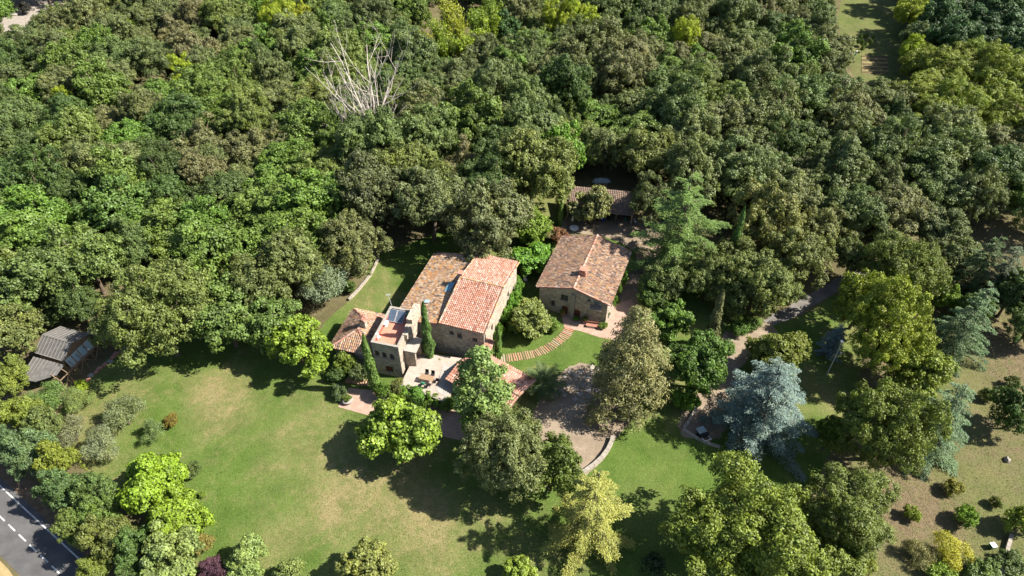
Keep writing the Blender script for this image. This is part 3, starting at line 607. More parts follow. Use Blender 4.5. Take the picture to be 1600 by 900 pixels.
sh = thing('dark_shed', 'dark low shed roof in deep shade behind the timber cabin', 'shed', F7.wor(3.2, 3.6), F7.a)
m = MB(); m.hexa([(0,0,2.1),(5.6,0,2.1),(5.6,4.6,2.6),(0,4.6,2.6)], [(0,0,2.2),(5.6,0,2.2),(5.6,4.6,2.7),(0,4.6,2.7)]); r = m.build('roof', 'roof_felt', sh)
for i in range(8): m = MB(); m.bar((.1+i*.77,0,2.23),(.1+i*.77,4.6,2.73),.06); m.build('batten', 'batten', r)
m = MB(); m.box(.3,5.3,.3,.42,0,2.1); m.box(.3,5.3,4.2,4.32,0,2.55); m.box(.3,.42,.423,4.197,0,2.1); m.box(5.18,5.3,.423,4.197,0,2.1); m.build('walls', 'wood', sh)
# brick border steps beside the cabin
R = thing('brick_border', 'broken line of red brick steps along the cabin', 'steps', F7.wor(7.6, -4), F7.a)
for i in range(15):
    m = MB(); x_ = random.uniform(-.25,.25)+i*.07; y_ = -1.2+i*.78; hh = random.uniform(.12,.3); m.box(x_, x_+random.uniform(.5,.85), y_, y_+.66, 0, hh); m.build('brick', 'brick' if i % 4 else 'coping', R)

# ------------------------------------------------------------------ vegetation: crown builders
def unit(n):
    v = RNG.normal(size=(n, 3)); return v/np.linalg.norm(v, axis=1, keepdims=True)
def leaf_quads(C, Nrm, size, ratio=.6, axis=None):
    """one leaf-spray quad at each centre C facing about Nrm"""
    n = len(C); Nrm = Nrm/(np.linalg.norm(Nrm, axis=1, keepdims=True)+1e-9)
    ref = unit(n) if axis is None else axis
    A = ref-(ref*Nrm).sum(1, keepdims=True)*Nrm; A /= np.linalg.norm(A, axis=1, keepdims=True)+1e-9
    B = np.cross(Nrm, A); s = (size*RNG.uniform(.7, 1.3, n))[:, None]
    return np.stack([C-A*s, C+B*s*ratio-A*s*.15, C+A*s, C-B*s*ratio+A*s*.1], 1)
def lobed(lobes, nc, nl, cr, leaf, squash=.8, spread=1.0, wild=.75, ratio=.6):
    """lobes (n,4): centre+radius. clumps sit on the lobes' surfaces, leaf sprays fill the clumps"""
    Vs, Ts = [], []
    for i, (x, y, z, r) in enumerate(lobes):
        k = max(4, int(nc*(r/np.median(lobes[:, 3]))**2)); d = unit(k); d[:, 2] = np.where(d[:, 2] < -.45, -d[:, 2], d[:, 2])
        c = np.array((x, y, z))+d*r*np.array((1, 1, squash))*RNG.uniform(.72, 1.3, (k, 1))
        keep = np.ones(k, bool)
        for j, (a, b, e, q) in enumerate(lobes):
            if j != i: keep &= (((c-(a, b, e))/(1, 1, squash))**2).sum(1) > (.78*q)**2
        for cc, dd in zip(c[keep], d[keep]):
            rc = cr*RNG.uniform(.65, 1.35); n_ = int(nl*(rc/cr)**2)+3
            o = unit(n_)*np.cbrt(RNG.uniform(.1, 1, (n_, 1)))
            pos = cc+o*rc*np.array((1, 1, .8))*spread
            nr = o*.75+dd*.4+np.array((0, 0, .2))+unit(n_)*wild
            Vs.append(leaf_quads(pos, nr, np.full(n_, leaf), ratio))
            Ts.append(np.clip(RNG.normal(.5, .16)+RNG.normal(0, .13, n_), 0, 1))
    return np.concatenate(Vs), np.concatenate(Ts)
def dome_lobes(R, z0, z1, n, lr, inner=2):
    L = []; zc = (z0+z1)/2; hz = (z1-z0)/2; tries = 0
    f1, f2, f3 = RNG.uniform(0, 6.28, 3)
    while len(L) < n and tries < 4000:
        tries += 1; d = unit(1)[0]
        if d[2] < -.6: continue
        a = math.atan2(d[1], d[0]); g = .9+.15*math.sin(2*a+f1)+.12*math.sin(3*a+f2+d[2]*2)
        r = lr*RNG.choice((.55, .75, 1, 1.35))*RNG.uniform(.85, 1.15); p = np.array((d[0]*(R-r*.8)*g, d[1]*(R-r*.8)*g, zc+d[2]*max(.1, hz-r*.7)*(.92+.13*math.sin(2*a+f3))))
        if all(np.linalg.norm(p-q[:3]) > .55*(r+q[3]) for q in L): L.append(np.array((*p, r)))
    for _ in range(inner): L.append(np.array((*(RNG.normal(0, R*.14, 2)), zc+RNG.normal(0, hz*.1), min(R, hz)*.55)))
    return np.array(L)
def crown_lobes(R, z0, z1, n, lr):
    k_ = int(RNG.integers(3, 6)); a0 = RNG.uniform(0, 6.28); L = []
    for i in range(k_):
        a = a0+6.28*i/k_+RNG.normal(0, .35); q = R*RNG.uniform(.28, .52); Rs = (R-q)*RNG.uniform(.95, 1.25); t = z1*(1 if i == 0 else RNG.uniform(.68, .97))
        S_ = dome_lobes(Rs, z0+RNG.uniform(0, .12)*z1, t, max(6, n//k_), lr*RNG.uniform(.85, 1.2), 1); S_[:, 0] += q*math.cos(a); S_[:, 1] += q*math.sin(a); L.append(S_)
    return np.concatenate(L)
def trunk_mesh(name, H, r0, lobes, z_fork, nl=7, lean=.3):
    m = MB(); top = np.array((RNG.normal(0, lean), RNG.normal(0, lean), z_fork))
    m.tube([(0,0,-.2), (0,0,.25), top*.5*np.array((1.3,1.3,1)), top], [r0*1.5, r0*1.1, r0*.9, r0*.75], 8)
    for q in sorted(lobes, key=lambda q: -q[2])[:nl]:
        e = q[:3]; mid = top*.45+e*.55+np.array((0, 0, -.12*np.linalg.norm(e-top)))
        m.tube([top*np.array((1,1,.93)), mid, e], [r0*.5, r0*.32, r0*.08], 5)
    return m.mesh(name, True)
VAR = {}
def variant(kind, V, T, H, R, tm, mat='leaf', zc=.6, bark='bark'):
    c = quad_mesh(kind+'_crown', V, T); c.materials.append(M[mat])
    if not tm.materials: tm.materials.append(M[bark])
    VAR.setdefault(kind, []).append((c, tm, H, R, zc))
for i in range(9):    # holm oak: dense, fine, knobbly
    L = crown_lobes(5.5, 1.0, 10, 56, .95); V, Tn = lobed(L, 16, 34, .44, .135, .95, 1.0, .55); variant('oak', V, Tn, 10, 5.5, trunk_mesh('oak_trunk', 10, .3, L, 3))
for i in range(7):    # looser broadleaf with larger leaves
    L = crown_lobes(4.6, .8, 9.2, 50, .85); V, Tn = lobed(L, 15, 28, .40, .145, .95, 1.1, .65, .7); variant('broad', V, Tn, 9.2, 4.6, trunk_mesh('broad_trunk', 9, .24, L, 2.6))
for i in range(3):    # the great garden trees
    L = crown_lobes(8.0, 1.0, 14, 90, 1.2); V, Tn = lobed(L, 18, 40, .52, .15, .95, 1.1, .65, .6); variant('great', V, Tn, 14, 8.0, trunk_mesh('great_trunk', 14, .42, L, 3.5, 12))
for i in range(3):    # big-leaved open tree
    L = crown_lobes(4.2, .8, 8, 52, .72); V, Tn = lobed(L, 13, 24, .42, .185, .8, 1.15, .7, .75); variant('walnut', V, Tn, 8, 4.2, trunk_mesh('walnut_trunk', 8, .22, L, 2.0, 12))
for i in range(3):    # pine-like, upward tufts
    L = crown_lobes(4.6, 1.6, 10.5, 52, .8); V, Tn = lobed(L, 14, 28, .40, .16, .95, 1.0, .6, .32); variant('pine', V, Tn, 10.5, 4.6, trunk_mesh('pine_trunk', 10, .24, L, 4))
for i in range(4):    # shrubs
    L = dome_lobes(1.5, .1, 2.2, 16, .5, 1); V, Tn = lobed(L, 13, 22, .24, .095, .9, 1.1, .8, .6); variant('bush', V, Tn, 2.2, 1.5, trunk_mesh('bush_stem', 2, .07, L, .4, 8, .05), zc=.5)
for i in range(3):    # olives: airy grey
    L = crown_lobes(2.2, .4, 3.9, 28, .5); V, Tn = lobed(L, 14, 20, .30, .10, .9, 1.25, .8, .33); variant('olive', V, Tn, 3.9, 2.2, trunk_mesh('olive_trunk', 4, .16, L, 1.0, 10, .1))
# slender upright tree with pale stems
def column_lobes(R, z0, H, n, lr):
    L = []
    for i in range(n):
        t = (i+.5)/n; z = z0+(H-z0-lr*.5)*t; rr = R*(math.sin(math.pi*min(1, .18+t*.8))**.7); a = 2.4*i; q = max(0, rr-lr*.7)
        L.append(np.array((q*math.cos(a), q*math.sin(a), z, lr*RNG.uniform(.7, 1.2)*(1-.4*t))))
    return np.array(L)
L = column_lobes(2.9, 2, 15, 34, 1.0); V, Tn = lobed(L, 15, 32, .42, .15, 1, 1.15, .7, .7); variant('poplar', V, Tn, 15, 2.9, trunk_mesh('poplar_trunk', 15, .22, L, 7, 14, .1), bark='pale_bark', zc=.55)
# fluffy cone
for i in range(2):
    L = []
    for j in range(70):
        t = (j/70)**.8; z = .8+t*14.6; rr = 5.0*(1-t)**.75*(.8+.2*math.sin(j*1.7)); a = 2.4*j; lr = .55+1.05*(1-t); q = max(0, rr-lr*.6)
        L.append((q*math.cos(a), q*math.sin(a), z, lr))
    L = np.array(L); V, Tn = lobed(L, 15, 34, .42, .15, 1.15, 1.15, .7, .35); variant('fluffy', V, Tn, 15.8, 5.0, trunk_mesh('conifer_trunk', 15, .3, L, 9, 4, .05), 'needle')
# Italian cypress
for i in range(3):
    n = 3600; t = RNG.uniform(0, 1, n)**.85; H_ = 12.0; z = .3+t*(H_-.3)
    rr = (.98*np.minimum(1, (t+.06)*4)**.5*(1-t)**.52+.03)*(.86+.14*np.sin(t*21+RNG.uniform(0, 6)))
    a = RNG.uniform(0, 2*math.pi, n); rad = rr*RNG.uniform(.72, 1.1, n)*(1+.13*np.sin(a*3+z*1.6))
    C = np.stack([rad*np.cos(a)+.12*np.sin(z*.5), rad*np.sin(a), z], 1); O = np.stack([np.cos(a), np.sin(a), np.full(n, .2)], 1)
    ax = np.tile((0, 0, 1.), (n, 1))+unit(n)*.3; V = leaf_quads(C, O+unit(n)*.5, np.full(n, .26), .38, ax)
    m = MB(); m.tube([(0,0,-.2),(0,0,3),(0,0,10.5)], [.2,.14,.03], 7); variant('cypress', V, np.clip(RNG.normal(.5, .2, n), 0, 1), 12, 1.0, m.mesh('cypress_trunk'), 'needle', .5)
# tiered cedars and firs: real boughs with sprays on both sides
def cedar(H, R, whorl, nb, droop, rise, spray, qn, size, ratio, pw=.8, tip=.0, z0=.06, bw=.34):
    Vs, Ts = [], []; m = MB(); m.tube([(0,0,-.2),(0,0,H*.5),(0,0,H*.985)], [H*.018,H*.011,.02], 8)
    nz = int(H*(1-z0)/whorl); ph = 0
    for i in range(nz):
        t = i/nz; z = H*(z0+(.98-z0)*t); Lm = R*(1-t)**pw+.25
        for j in range(max(3, int(nb*(1-.35*t)))):
            ph += 6.283/max(3, int(nb*(1-.35*t))); a = ph+i*.7+RNG.normal(0, .2); Lb = Lm*RNG.uniform(.62, 1.14); d = np.array((math.cos(a), math.sin(a), 0)); sd_ = np.array((-d[1], d[0], 0))
            zz = z+RNG.normal(0, whorl*.16); q = np.linspace(0, 1, 7)
            cv = np.array([d*Lb*s_+np.array((0, 0, zz+Lb*(rise*s_-droop*s_*s_))) for s_ in q])
            if Lb > R*.35: m.tube(cv[[0, 3, 6]], [.05+.012*Lb, .03+.006*Lb, .015], 4, cap=False)
            ns = max(4, int(Lb/spray)); tone = np.clip(RNG.normal(.5, .13), 0, 1)
            ts = np.linspace(.06, 1, ns)
            for s_ in ts:
                p = np.array([np.interp(s_, q, cv[:, k_]) for k_ in range(3)])
                bl = (.10+bw*(1-s_)**.8)*min(Lb, 4.5)*RNG.uniform(.7, 1.2)+.16
                for sg in (-1, 1, 0):
                    if sg == 0 and s_ < .9: continue
                    dr_ = d*.75+sd_*sg*(.85 if sg else 0)+np.array((0, 0, -.28-droop*s_+tip)); dr_ /= np.linalg.norm(dr_)
                    u_ = (np.arange(qn)+RNG.uniform(.2, .8, qn))/qn
                    C = p+dr_*(bl*u_)[:, None]+RNG.normal(0, .05, (qn, 3)); Nn = np.tile((0, 0, 1.), (qn, 1))+unit(qn)*.6
                    Vs.append(leaf_quads(C, Nn, np.full(qn, size), ratio, np.tile(dr_, (qn, 1))+unit(qn)*.45)); Ts.append(np.clip(tone+RNG.normal(0, .15, qn), 0, 1))
    return np.concatenate(Vs), np.concatenate(Ts), m.mesh('cedar_trunk', True)
for i in range(2): V, Tn, tm = cedar(17, 6.2, 1.05, 9, .20, .14, .26, 9, .15, .36, .66); variant('bluecedar', V, Tn, 17, 6.2, tm, 'needle')
V, Tn, tm = cedar(15, 5.0, 1.35, 7, .40, .26, .15, 11, .105, .42, .78, bw=.17); variant('goldcedar', V, Tn, 15, 5.0, tm, 'needle')
for i in range(2): V, Tn, tm = cedar(17, 5.6, 1.5, 7, .36, .30, .17, 11, .12, .40, .72, bw=.20); variant('fir', V, Tn, 17, 5.6, tm, 'needle')
for i in range(2): V, Tn, tm = cedar(14, 4.2, 1.1, 8, .42, .22, .19, 10, .12, .40, .74, bw=.24); variant('deodar', V, Tn, 14, 4.2, tm, 'needle')

PLACED = []
CNT = {}
def plant(kind, x, y, R, H, col, label, name, cat, group=None, lean=None):
    vs = VAR[kind]; CNT[kind] = CNT.get(kind, -1)+1; c, tm, Hn, Rn, zc = vs[CNT[kind] % len(vs)]
    o = thing(name, label, cat, (x, y, 0), random.uniform(0, 6.28), group)
    o.scale = (R/Rn, R/Rn, H/Hn)
    if lean: o.rotation_euler = (lean[0], lean[1], o.rotation_euler[2])
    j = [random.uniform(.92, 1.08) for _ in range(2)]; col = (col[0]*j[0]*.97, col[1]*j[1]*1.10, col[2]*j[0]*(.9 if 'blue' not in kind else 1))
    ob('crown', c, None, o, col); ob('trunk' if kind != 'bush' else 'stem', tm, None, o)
    PLACED.append((x, y, R, kind)); return o
def tr(kind, u, v, rpx, asp, col, label, name='tree', cat='tree', **k):
    """round tree seen with its crown centred on photo point u,v"""
    zc = VAR[kind][0][4]; rpx *= 1.09 if kind in ('oak', 'broad', 'great', 'walnut') else 1; asp *= 1.06 if kind in ('oak', 'broad', 'great') else 1; R = rpx*110/FPX
    for _ in range(6):
        Hh = asp*2*R; p = P(u, v, Hh*zc); R = rpx*Q(*p)[2]/FPX
    return plant(kind, p[0], p[1], R, asp*2*R, col, label, name, cat, **k)
def apex(kind, u, v, Hh, R, col, label, name='conifer', cat='tree', **k):
    p = P(u, v, Hh*.985); return plant(kind, p[0], p[1], R, Hh, col, label, name, cat, **k)

GREY, OLIVE, DARK, GREEN, BROWN = (.108,.112,.056), (.112,.115,.046), (.052,.072,.030), (.082,.122,.028), (.125,.108,.056)
LIME, YEL, BLUE, SILV = (.175,.235,.026), (.27,.29,.028), (.155,.19,.18), (.165,.17,.10)
# --- single trees and shrubs of the garden
tr('walnut', 616, 663, 56, .95, (.175,.235,.035), 'bright yellow-green broad tree at the lawn edge below the stone tower', 'broadleaf_tree')
tr('poplar', 752, 607, 44, 2.3, (.155,.205,.07), 'slender upright tree with pale stems in front of the tiled pavilion', 'slender_tree')
tr('great', 786, 702, 68, 1.15, (.155,.165,.075), 'dense grey-green round tree on the lawn below the pavilion', 'round_tree')
tr('broad', 860, 726, 50, 1.15, (.095,.125,.028), 'dark green tree touching the grey-green round tree on its right', 'garden_tree')
apex('goldcedar', 938, 733, 16, 6.0, (.225,.225,.055), 'golden yellow cedar with tiered boughs at the bottom of the lawn', 'golden_cedar')
apex('fluffy', 1002, 482, 19, 6.5, (.185,.182,.078), 'tall feathery olive-beige conifer beside the gravel court', 'feathery_conifer')
tr('broad', 1092, 562, 50, 1.0, (.075,.125,.024), 'dense dark green laurel tree between feathery conifer and drive', 'laurel_tree')
tr('bush', 1072, 626, 20, .9, (.12,.20,.028), 'bright green rounded bush at the gravel drive edge', 'shrub', 'shrub')
apex('fir', 1084, 264, 20.5, 9.2, (.105,.145,.038), 'large pale green fir with layered boughs right of the cottage', 'fir_tree')
apex('cypress', 1163, 326, 14, 1.0, (.085,.145,.035), 'thin dark cypress standing right of the large pale fir', 'cypress')
apex('cypress', 1131, 456, 11.5, 1.1, (.115,.115,.05), 'olive-brown ivy-grown cypress beside the gravel drive', 'cypress')
tr('oak', 1203, 338, 50, 1.1, (.16,.152,.055), 'tall olive-gold tree just behind the thin dark cypress', 'olive_gold_tree')
tr('oak', 1250, 396, 46, 1.0, (.145,.14,.055), 'olive-gold tree leaning over the shaded paved drive', 'olive_gold_tree')
tr('oak', 1186, 440, 50, 1.0, (.14,.14,.05), 'broad olive-gold tree above the bend of the drive', 'olive_gold_tree')
tr('oak', 1112, 425, 38, 1.1, (.125,.13,.048), 'olive-green tree under the large pale fir', 'olive_gold_tree')
apex('bluecedar', 1226, 564, 15, 7.0, (.118,.155,.150), 'large silvery blue cedar on the lower lawn', 'blue_cedar')
tr('broad', 1217, 548, 46, .95, (.125,.15,.026), 'yellow-green tree just above the blue cedar', 'garden_tree')
tr('broad', 1300, 674, 24, 1.5, (.125,.155,.026), 'narrow yellow-green tree right of the blue cedar', 'garden_tree')
apex('bluecedar', 1317, 506, 6.5, 2.1, (.16,.21,.235), 'small bluish spruce beside the lamp post', 'blue_spruce')
tr('great', 1390, 655, 70, 1.15, (.12,.155,.03), 'very large dark yellow-green tree right of the lamp post', 'spreading_tree')
tr('great', 1395, 512, 64, 1.15, (.20,.195,.03), 'yellowing broad tree below the shaded drive', 'garden_tree')
tr('great', 1418, 408, 56, 1.0, (.125,.15,.035), 'green tree overhanging the far end of the drive', 'garden_tree')
tr('broad', 1352, 462, 40, 1.35, (.19,.185,.03), 'small golden-tipped tree at the drive edge', 'garden_tree')
tr('broad', 1436, 575, 48, 1.0, (.15,.175,.028), 'yellow-green tree between the two drooping cedars and the lawn', 'garden_tree')
tr('broad', 1480, 457, 22, 1.0, (.145,.205,.03), 'small bright green tree left of the drooping cedar', 'garden_tree')
apex('deodar', 1554, 441, 15, 4.6, (.085,.125,.062), 'grey-green drooping cedar with nodding top at the meadow edge', 'drooping_cedar')
apex('deodar', 1515, 597, 14.5, 4.6, (.105,.155,.088), 'lower blue-green drooping cedar by the dry meadow', 'drooping_cedar')
apex('deodar', 1566, 366, 13, 4.4, (.06,.085,.026), 'dark pyramid conifer behind the drooping cedar', 'dark_conifer')
apex('deodar', 1598, 380, 13, 4.2, (.085,.11,.06), 'pale grey-green conifer at the right edge of the picture', 'dark_conifer')
tr('broad', 1592, 640, 36, 1.0, (.055,.085,.02), 'dark green tree cut by the right edge above the meadow', 'garden_tree')
tr('great', 1168, 825, 108, .8, (.145,.185,.03), 'huge yellow-green spreading tree at the bottom of the garden', 'spreading_tree')
tr('broad', 1292, 866, 50, .85, (.135,.15,.032), 'olive-yellow tree at the bottom edge beside the huge spreading tree', 'spreading_tree')
tr('great', 1328, 790, 70, .85, (.115,.15,.035), 'rounded mid green tree right of the huge spreading tree', 'spreading_tree')
tr('bush', 1358, 838, 18, .9, (.14,.19,.03), 'bright green shrub under the rounded tree at the meadow edge', 'shrub', 'shrub')
tr('bush', 1352, 884, 16, .9, (.18,.19,.04), 'yellowish shrub at the bottom edge of the meadow', 'shrub', 'shrub')
tr('bush', 1490, 762, 15, .8, (.17,.165,.03), 'small ochre-green shrub in the upper meadow', 'shrub', 'shrub')
tr('bush', 1425, 803, 13, .9, (.19,.22,.03), 'small round lime shrub in the middle of the meadow', 'shrub', 'shrub')
tr('bush', 1511, 809, 18, .9, (.15,.22,.03), 'leafy bright green shrub in the middle of the meadow', 'shrub', 'shrub')
tr('olive', 1490, 858, 30, .75, (.34,.26,.03), 'golden yellow spreading shrub low in the meadow', 'golden_shrub', 'shrub')
tr('olive', 1440, 862, 24, .7, (.20,.155,.075), 'brownish bare-looking shrub left of the golden one', 'brown_shrub', 'shrub')
tr('bush', 1556, 785, 9, 1.0, (.12,.13,.03), 'tiny dark shrub with a long shadow in the meadow', 'shrub', 'shrub')
tr('bush', 1597, 815, 24, 1.0, (.17,.19,.03), 'yellow-green shrub cut by the right edge of the picture', 'shrub', 'shrub')
tr('bush', 1580, 880, 22, .6, (.10,.12,.05), 'grey-green low shrub in the bottom right corner', 'shrub', 'shrub')
tr('bush', 1535, 893, 26, .6, (.12,.14,.05), 'low sage green shrub on the bottom edge of the meadow', 'shrub', 'shrub')
tr('bush', 1470, 893, 20, .6, (.17,.20,.03), 'low lime green shrub on the bottom edge of the meadow', 'shrub', 'shrub')
tr('bush', 1545, 618, 12, .9, (.08,.10,.025), 'small dark shrub beside the lower drooping cedar', 'shrub', 'shrub')
tr('bush', 1582, 598, 12, .8, (.08,.10,.03), 'dark little shrub near the top of the meadow', 'shrub', 'shrub')
tr('walnut', 575, 886, 40, .9, (.19,.185,.06), 'pale yellow-green tree on the bottom edge below the lawn', 'broadleaf_tree')
tr('walnut', 815, 897, 26, .9, (.20,.235,.04), 'small lime tree on the bottom edge left of the golden cedar', 'broadleaf_tree')
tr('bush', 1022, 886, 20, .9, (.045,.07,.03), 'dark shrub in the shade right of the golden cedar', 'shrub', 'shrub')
# left of the lawn
tr('walnut', 233, 742, 46, 1.05, (.185,.235,.026), 'acid yellow-green tree at the left edge of the lawn', 'broadleaf_tree')
tr('walnut', 276, 802, 42, 1.05, (.175,.23,.026), 'lower acid yellow-green tree at the left edge of the lawn', 'broadleaf_tree')
tr('walnut', 262, 866, 46, 1.0, (.165,.20,.07), 'pale green tree on the bottom edge left of the purple plum', 'broadleaf_tree')
tr('broad', 331, 888, 22, 1.0, (.075,.03,.055), 'dark purple-leaved plum on the bottom edge', 'plum_tree')
tr('walnut', 384, 876, 30, 1.0, (.20,.225,.085), 'pale yellow-green young tree right of the purple plum', 'broadleaf_tree')
tr('bush', 452, 892, 20, .9, (.17,.20,.07), 'light green shrub on the bottom edge of the lawn', 'shrub', 'shrub')
tr('bush', 318, 850, 15, .9, (.20,.14,.05), 'rusty shrub between acid green tree and purple plum', 'shrub', 'shrub')
tr('bush', 300, 735, 14, .8, (.09,.11,.04), 'dark straggly shrub on the lawn beside the acid green tree', 'shrub', 'shrub')
tr('bush', 317, 772, 6, .9, (.17,.22,.04), 'tiny green shrub alone on the lawn', 'shrub', 'shrub')
tr('bush', 266, 658, 11, .9, (.16,.115,.025), 'small rust-brown round shrub on the lawn edge', 'shrub', 'shrub')
tr('olive', 72, 621, 29, .85, (.115,.16,.055), 'green olive tree in front of the cabin', 'olive_tree')
tr('olive', 122, 622, 22, .8, (.155,.18,.065), 'small pale olive tree right of the cabin olive', 'olive_tree')
tr('olive', 108, 673, 27, .85, SILV, 'silvery olive tree in the second row below the cabin', 'olive_tree')
tr('olive', 190, 643, 31, .85, (.14,.16,.08), 'largest silvery olive tree at the lawn edge', 'olive_tree')
tr('olive', 157, 694, 28, .9, (.175,.185,.12), 'palest silver olive tree above the acid green tree', 'olive_tree')
tr('olive', 238, 671, 19, .9, (.14,.165,.07), 'small olive tree beside the rust-brown shrub', 'olive_tree')
tr('bush', 127, 603, 11, .8, (.20,.25,.03), 'small lime shrub by the brick steps of the cabin', 'shrub', 'shrub')
for u, v, r, col, lb in [(62,668,26,(.12,.15,.05),'grey-green tree behind the road bend trees'), (150,805,30,(.11,.145,.04),'mid green tree filling the belt above the road'), (25,645,30,(.15,.17,.035),'yellow-green tree at the left edge above the road'), (42,700,34,(.10,.14,.07),'blue-green tree above the road bend'), (88,722,30,(.17,.175,.03),'golden green tree in the roadside belt'), (8,690,24,(.09,.12,.06),'dark blue-green tree cut by the left edge over the road'), (92,762,32,(.085,.125,.05),'deep green tree leaning over the road'), (140,770,32,(.10,.135,.045),'grey-green tree between road and acid green tree'), (118,818,28,(.12,.15,.04),'mid green tree on the bank above the road'), (165,838,36,(.125,.135,.04),'olive tree-crown above the road near the bottom'), (150,884,26,(.14,.15,.035),'yellow-olive tree on the bottom edge beside the road'), (205,850,32,(.075,.115,.035),'dark green tree between the roadside and pale green trees'), (205,893,24,(.075,.11,.035),'dark green bushy tree on the bottom edge behind the road')]:
    tr('broad', u, v, r, 1.3, col, lb, 'roadside_tree', group='trees along the road')
# --- wood edge around the lawn
for kind, u, v, r, asp, col, lb in [
    ('great',240,478,82,1.0,(.125,.155,.045),'huge rounded green oak at the wood edge right of the cabin'),
    ('broad',328,385,60,1.0,(.105,.155,.035),'bright green oak behind the huge rounded oak'),
    ('broad',348,488,56,1.0,(.11,.145,.042),'green oak at the wood edge above the lawn'),
    ('oak',425,420,66,.95,(.125,.128,.05),'olive oak at the wood edge above the young lime tree'),
    ('broad',415,500,48,.95,(.115,.145,.045),'smaller green oak behind the young lime tree'),
    ('olive',503,438,40,.9,(.175,.19,.145),'silver-grey tree at the wood edge left of the farmhouse lawn'),
    ('walnut',468,538,42,1.15,(.165,.235,.03),'young lime green tree at the top of the lawn'),
    ('oak',545,378,50,1.0,(.13,.122,.055),'brownish oak at the corner of the back lawn'),
    ('oak',575,292,62,1.0,(.095,.105,.048),'grey oak below the bare dead tree'),
    ('oak',760,345,64,1.0,(.125,.128,.062),'grey-green oak right behind the farmhouse roof'),
    ('oak',672,312,58,1.0,(.115,.122,.058),'grey oak at the back of the shaded lawn'),
    ('walnut',872,232,34,1.5,(.12,.185,.032),'tall bright green tree left of the barn'),
    ('walnut',832,345,28,1.2,(.16,.225,.035),'lime green tree between farmhouse oak and cottage'),
    ('walnut',926,316,28,1.2,(.165,.17,.07),'small pale-leaved tree in front of the barn'),
    ('broad',60,430,60,1.0,(.10,.13,.042),'green oak above the timber cabin'),
    ('broad',130,400,58,1.0,(.105,.135,.04),'tall green oak above the shed behind the cabin'),
    ('broad',18,520,40,1.1,(.13,.155,.05),'pale green tree at the left edge beside the cabin'),
    ('broad',10,585,30,1.1,(.14,.165,.035),'yellowish green tree at the left edge below the cabin'),
    ('broad',1588,452,40,1.1,(.075,.105,.034),'dark green tree at the right edge behind the drooping cedar'),
    ('oak',1610,505,34,1.0,(.10,.125,.045),'olive-green tree half out of the picture at the right edge'),
    ('broad',1332,402,26,1.2,(.105,.13,.045),'grey-green tree leaning over the shaded drive'),
    ('broad',1380,425,30,1.3,(.13,.155,.035),'yellow-green tree hiding the far part of the drive'),
    ('broad',1525,480,26,1.2,(.08,.11,.034),'dark tree between small bright tree and drooping cedar'),
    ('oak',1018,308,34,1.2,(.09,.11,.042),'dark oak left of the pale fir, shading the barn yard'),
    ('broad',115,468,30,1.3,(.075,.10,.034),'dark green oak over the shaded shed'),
    ('oak',585,22,30,1.0,(.10,.12,.05),'dark oak on the top edge left of the bamboo'),
    ('broad',795,48,26,1.1,(.055,.10,.035),'dark bluish green tree right of the bamboo'),
    ('broad',805,10,24,1.1,(.06,.10,.035),'dark green tree on the top edge right of the bamboo'),
    ('oak',540,55,34,1.0,(.105,.13,.05),'green-grey oak between mimosa and bamboo'),
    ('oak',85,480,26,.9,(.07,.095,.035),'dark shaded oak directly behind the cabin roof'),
    ('oak',35,487,24,.9,(.09,.12,.04),'green oak at the back left corner of the cabin'),
    ('oak',1285,352,40,1.0,(.14,.145,.055),'grey-olive oak above the shaded bend of the drive'),
    ('oak',1150,395,34,1.1,(.13,.135,.05),'olive tree between the pale fir and the thin cypress'),
    ('oak',1235,305,44,1.0,(.135,.14,.062),'grey-olive oak behind the olive-gold trees'),
    ('oak',1330,330,46,.9,(.12,.135,.06),'grey-green oak at the wood edge above the drive'),
    ('broad',1145,470,26,1.0,(.12,.135,.045),'small olive tree left of the bend of the drive'),
    ('broad',1225,450,30,.9,(.125,.14,.045),'low olive-green tree at the upper edge of the drive'),
    ('broad',1500,395,34,.9,(.11,.13,.05),'grey-green tree at the end of the drive'),
    ('broad',1470,355,34,1.0,(.11,.13,.055),'grey-green oak beyond the end of the drive'),
    ('broad',1040,430,34,1.0,(.10,.12,.04),'dark olive tree under the left boughs of the pale fir'),
    ('broad',180,330,56,.9,(.10,.14,.04),'green oak behind the cabin wood')]:
    tr(kind, u, v, r, asp, col, lb, 'edge_tree')
# bright mimosas in the wood
for u, v, r, asp, lb in [(432,20,34,1.5,'bright yellow-green mimosa on the top edge left of centre'), (466,28,24,1.5,'small yellow mimosa beside the top edge mimosa'), (297,120,30,1.6,'yellow mimosa standing alone in the left wood'), (104,160,19,2.2,'thin yellow mimosa in the far left wood'), (872,30,27,1.7,'yellow-green mimosa at the top right of the bamboo'), (905,26,28,1.7,'broader yellow-green mimosa right of its twin'), (1070,50,26,1.7,'yellow-green mimosa in the middle of the right wood'), (203,46,17,1.6,'lime tree crown in the upper left wood'), (1425,15,30,1.2,'gold-green tree on the top edge beside the clearing'), (1428,75,20,1.6,'yellow-green slim tree right of the clearing')]:
    tr('pine', u, v, r, asp, YEL if r != 17 or u < 150 else LIME, lb, 'mimosa_tree')
# cypresses by the houses
apex('cypress', 568, 524, 11.8, .95, (.085,.125,.03), 'leaning cypress in front of the stone tower', 'cypress')
apex('cypress', 661, 474, 12.6, 1.0, (.07,.12,.03), 'cypress between the tower and the farmhouse front', 'cypress')
apex('cypress', 879, 288, 9.5, .62, (.10,.15,.03), 'slim cypress left of the barn', 'cypress')
apex('cypress', 778, 508, 8, .7, (.10,.16,.035), 'short cypress at the farmhouse corner', 'cypress')
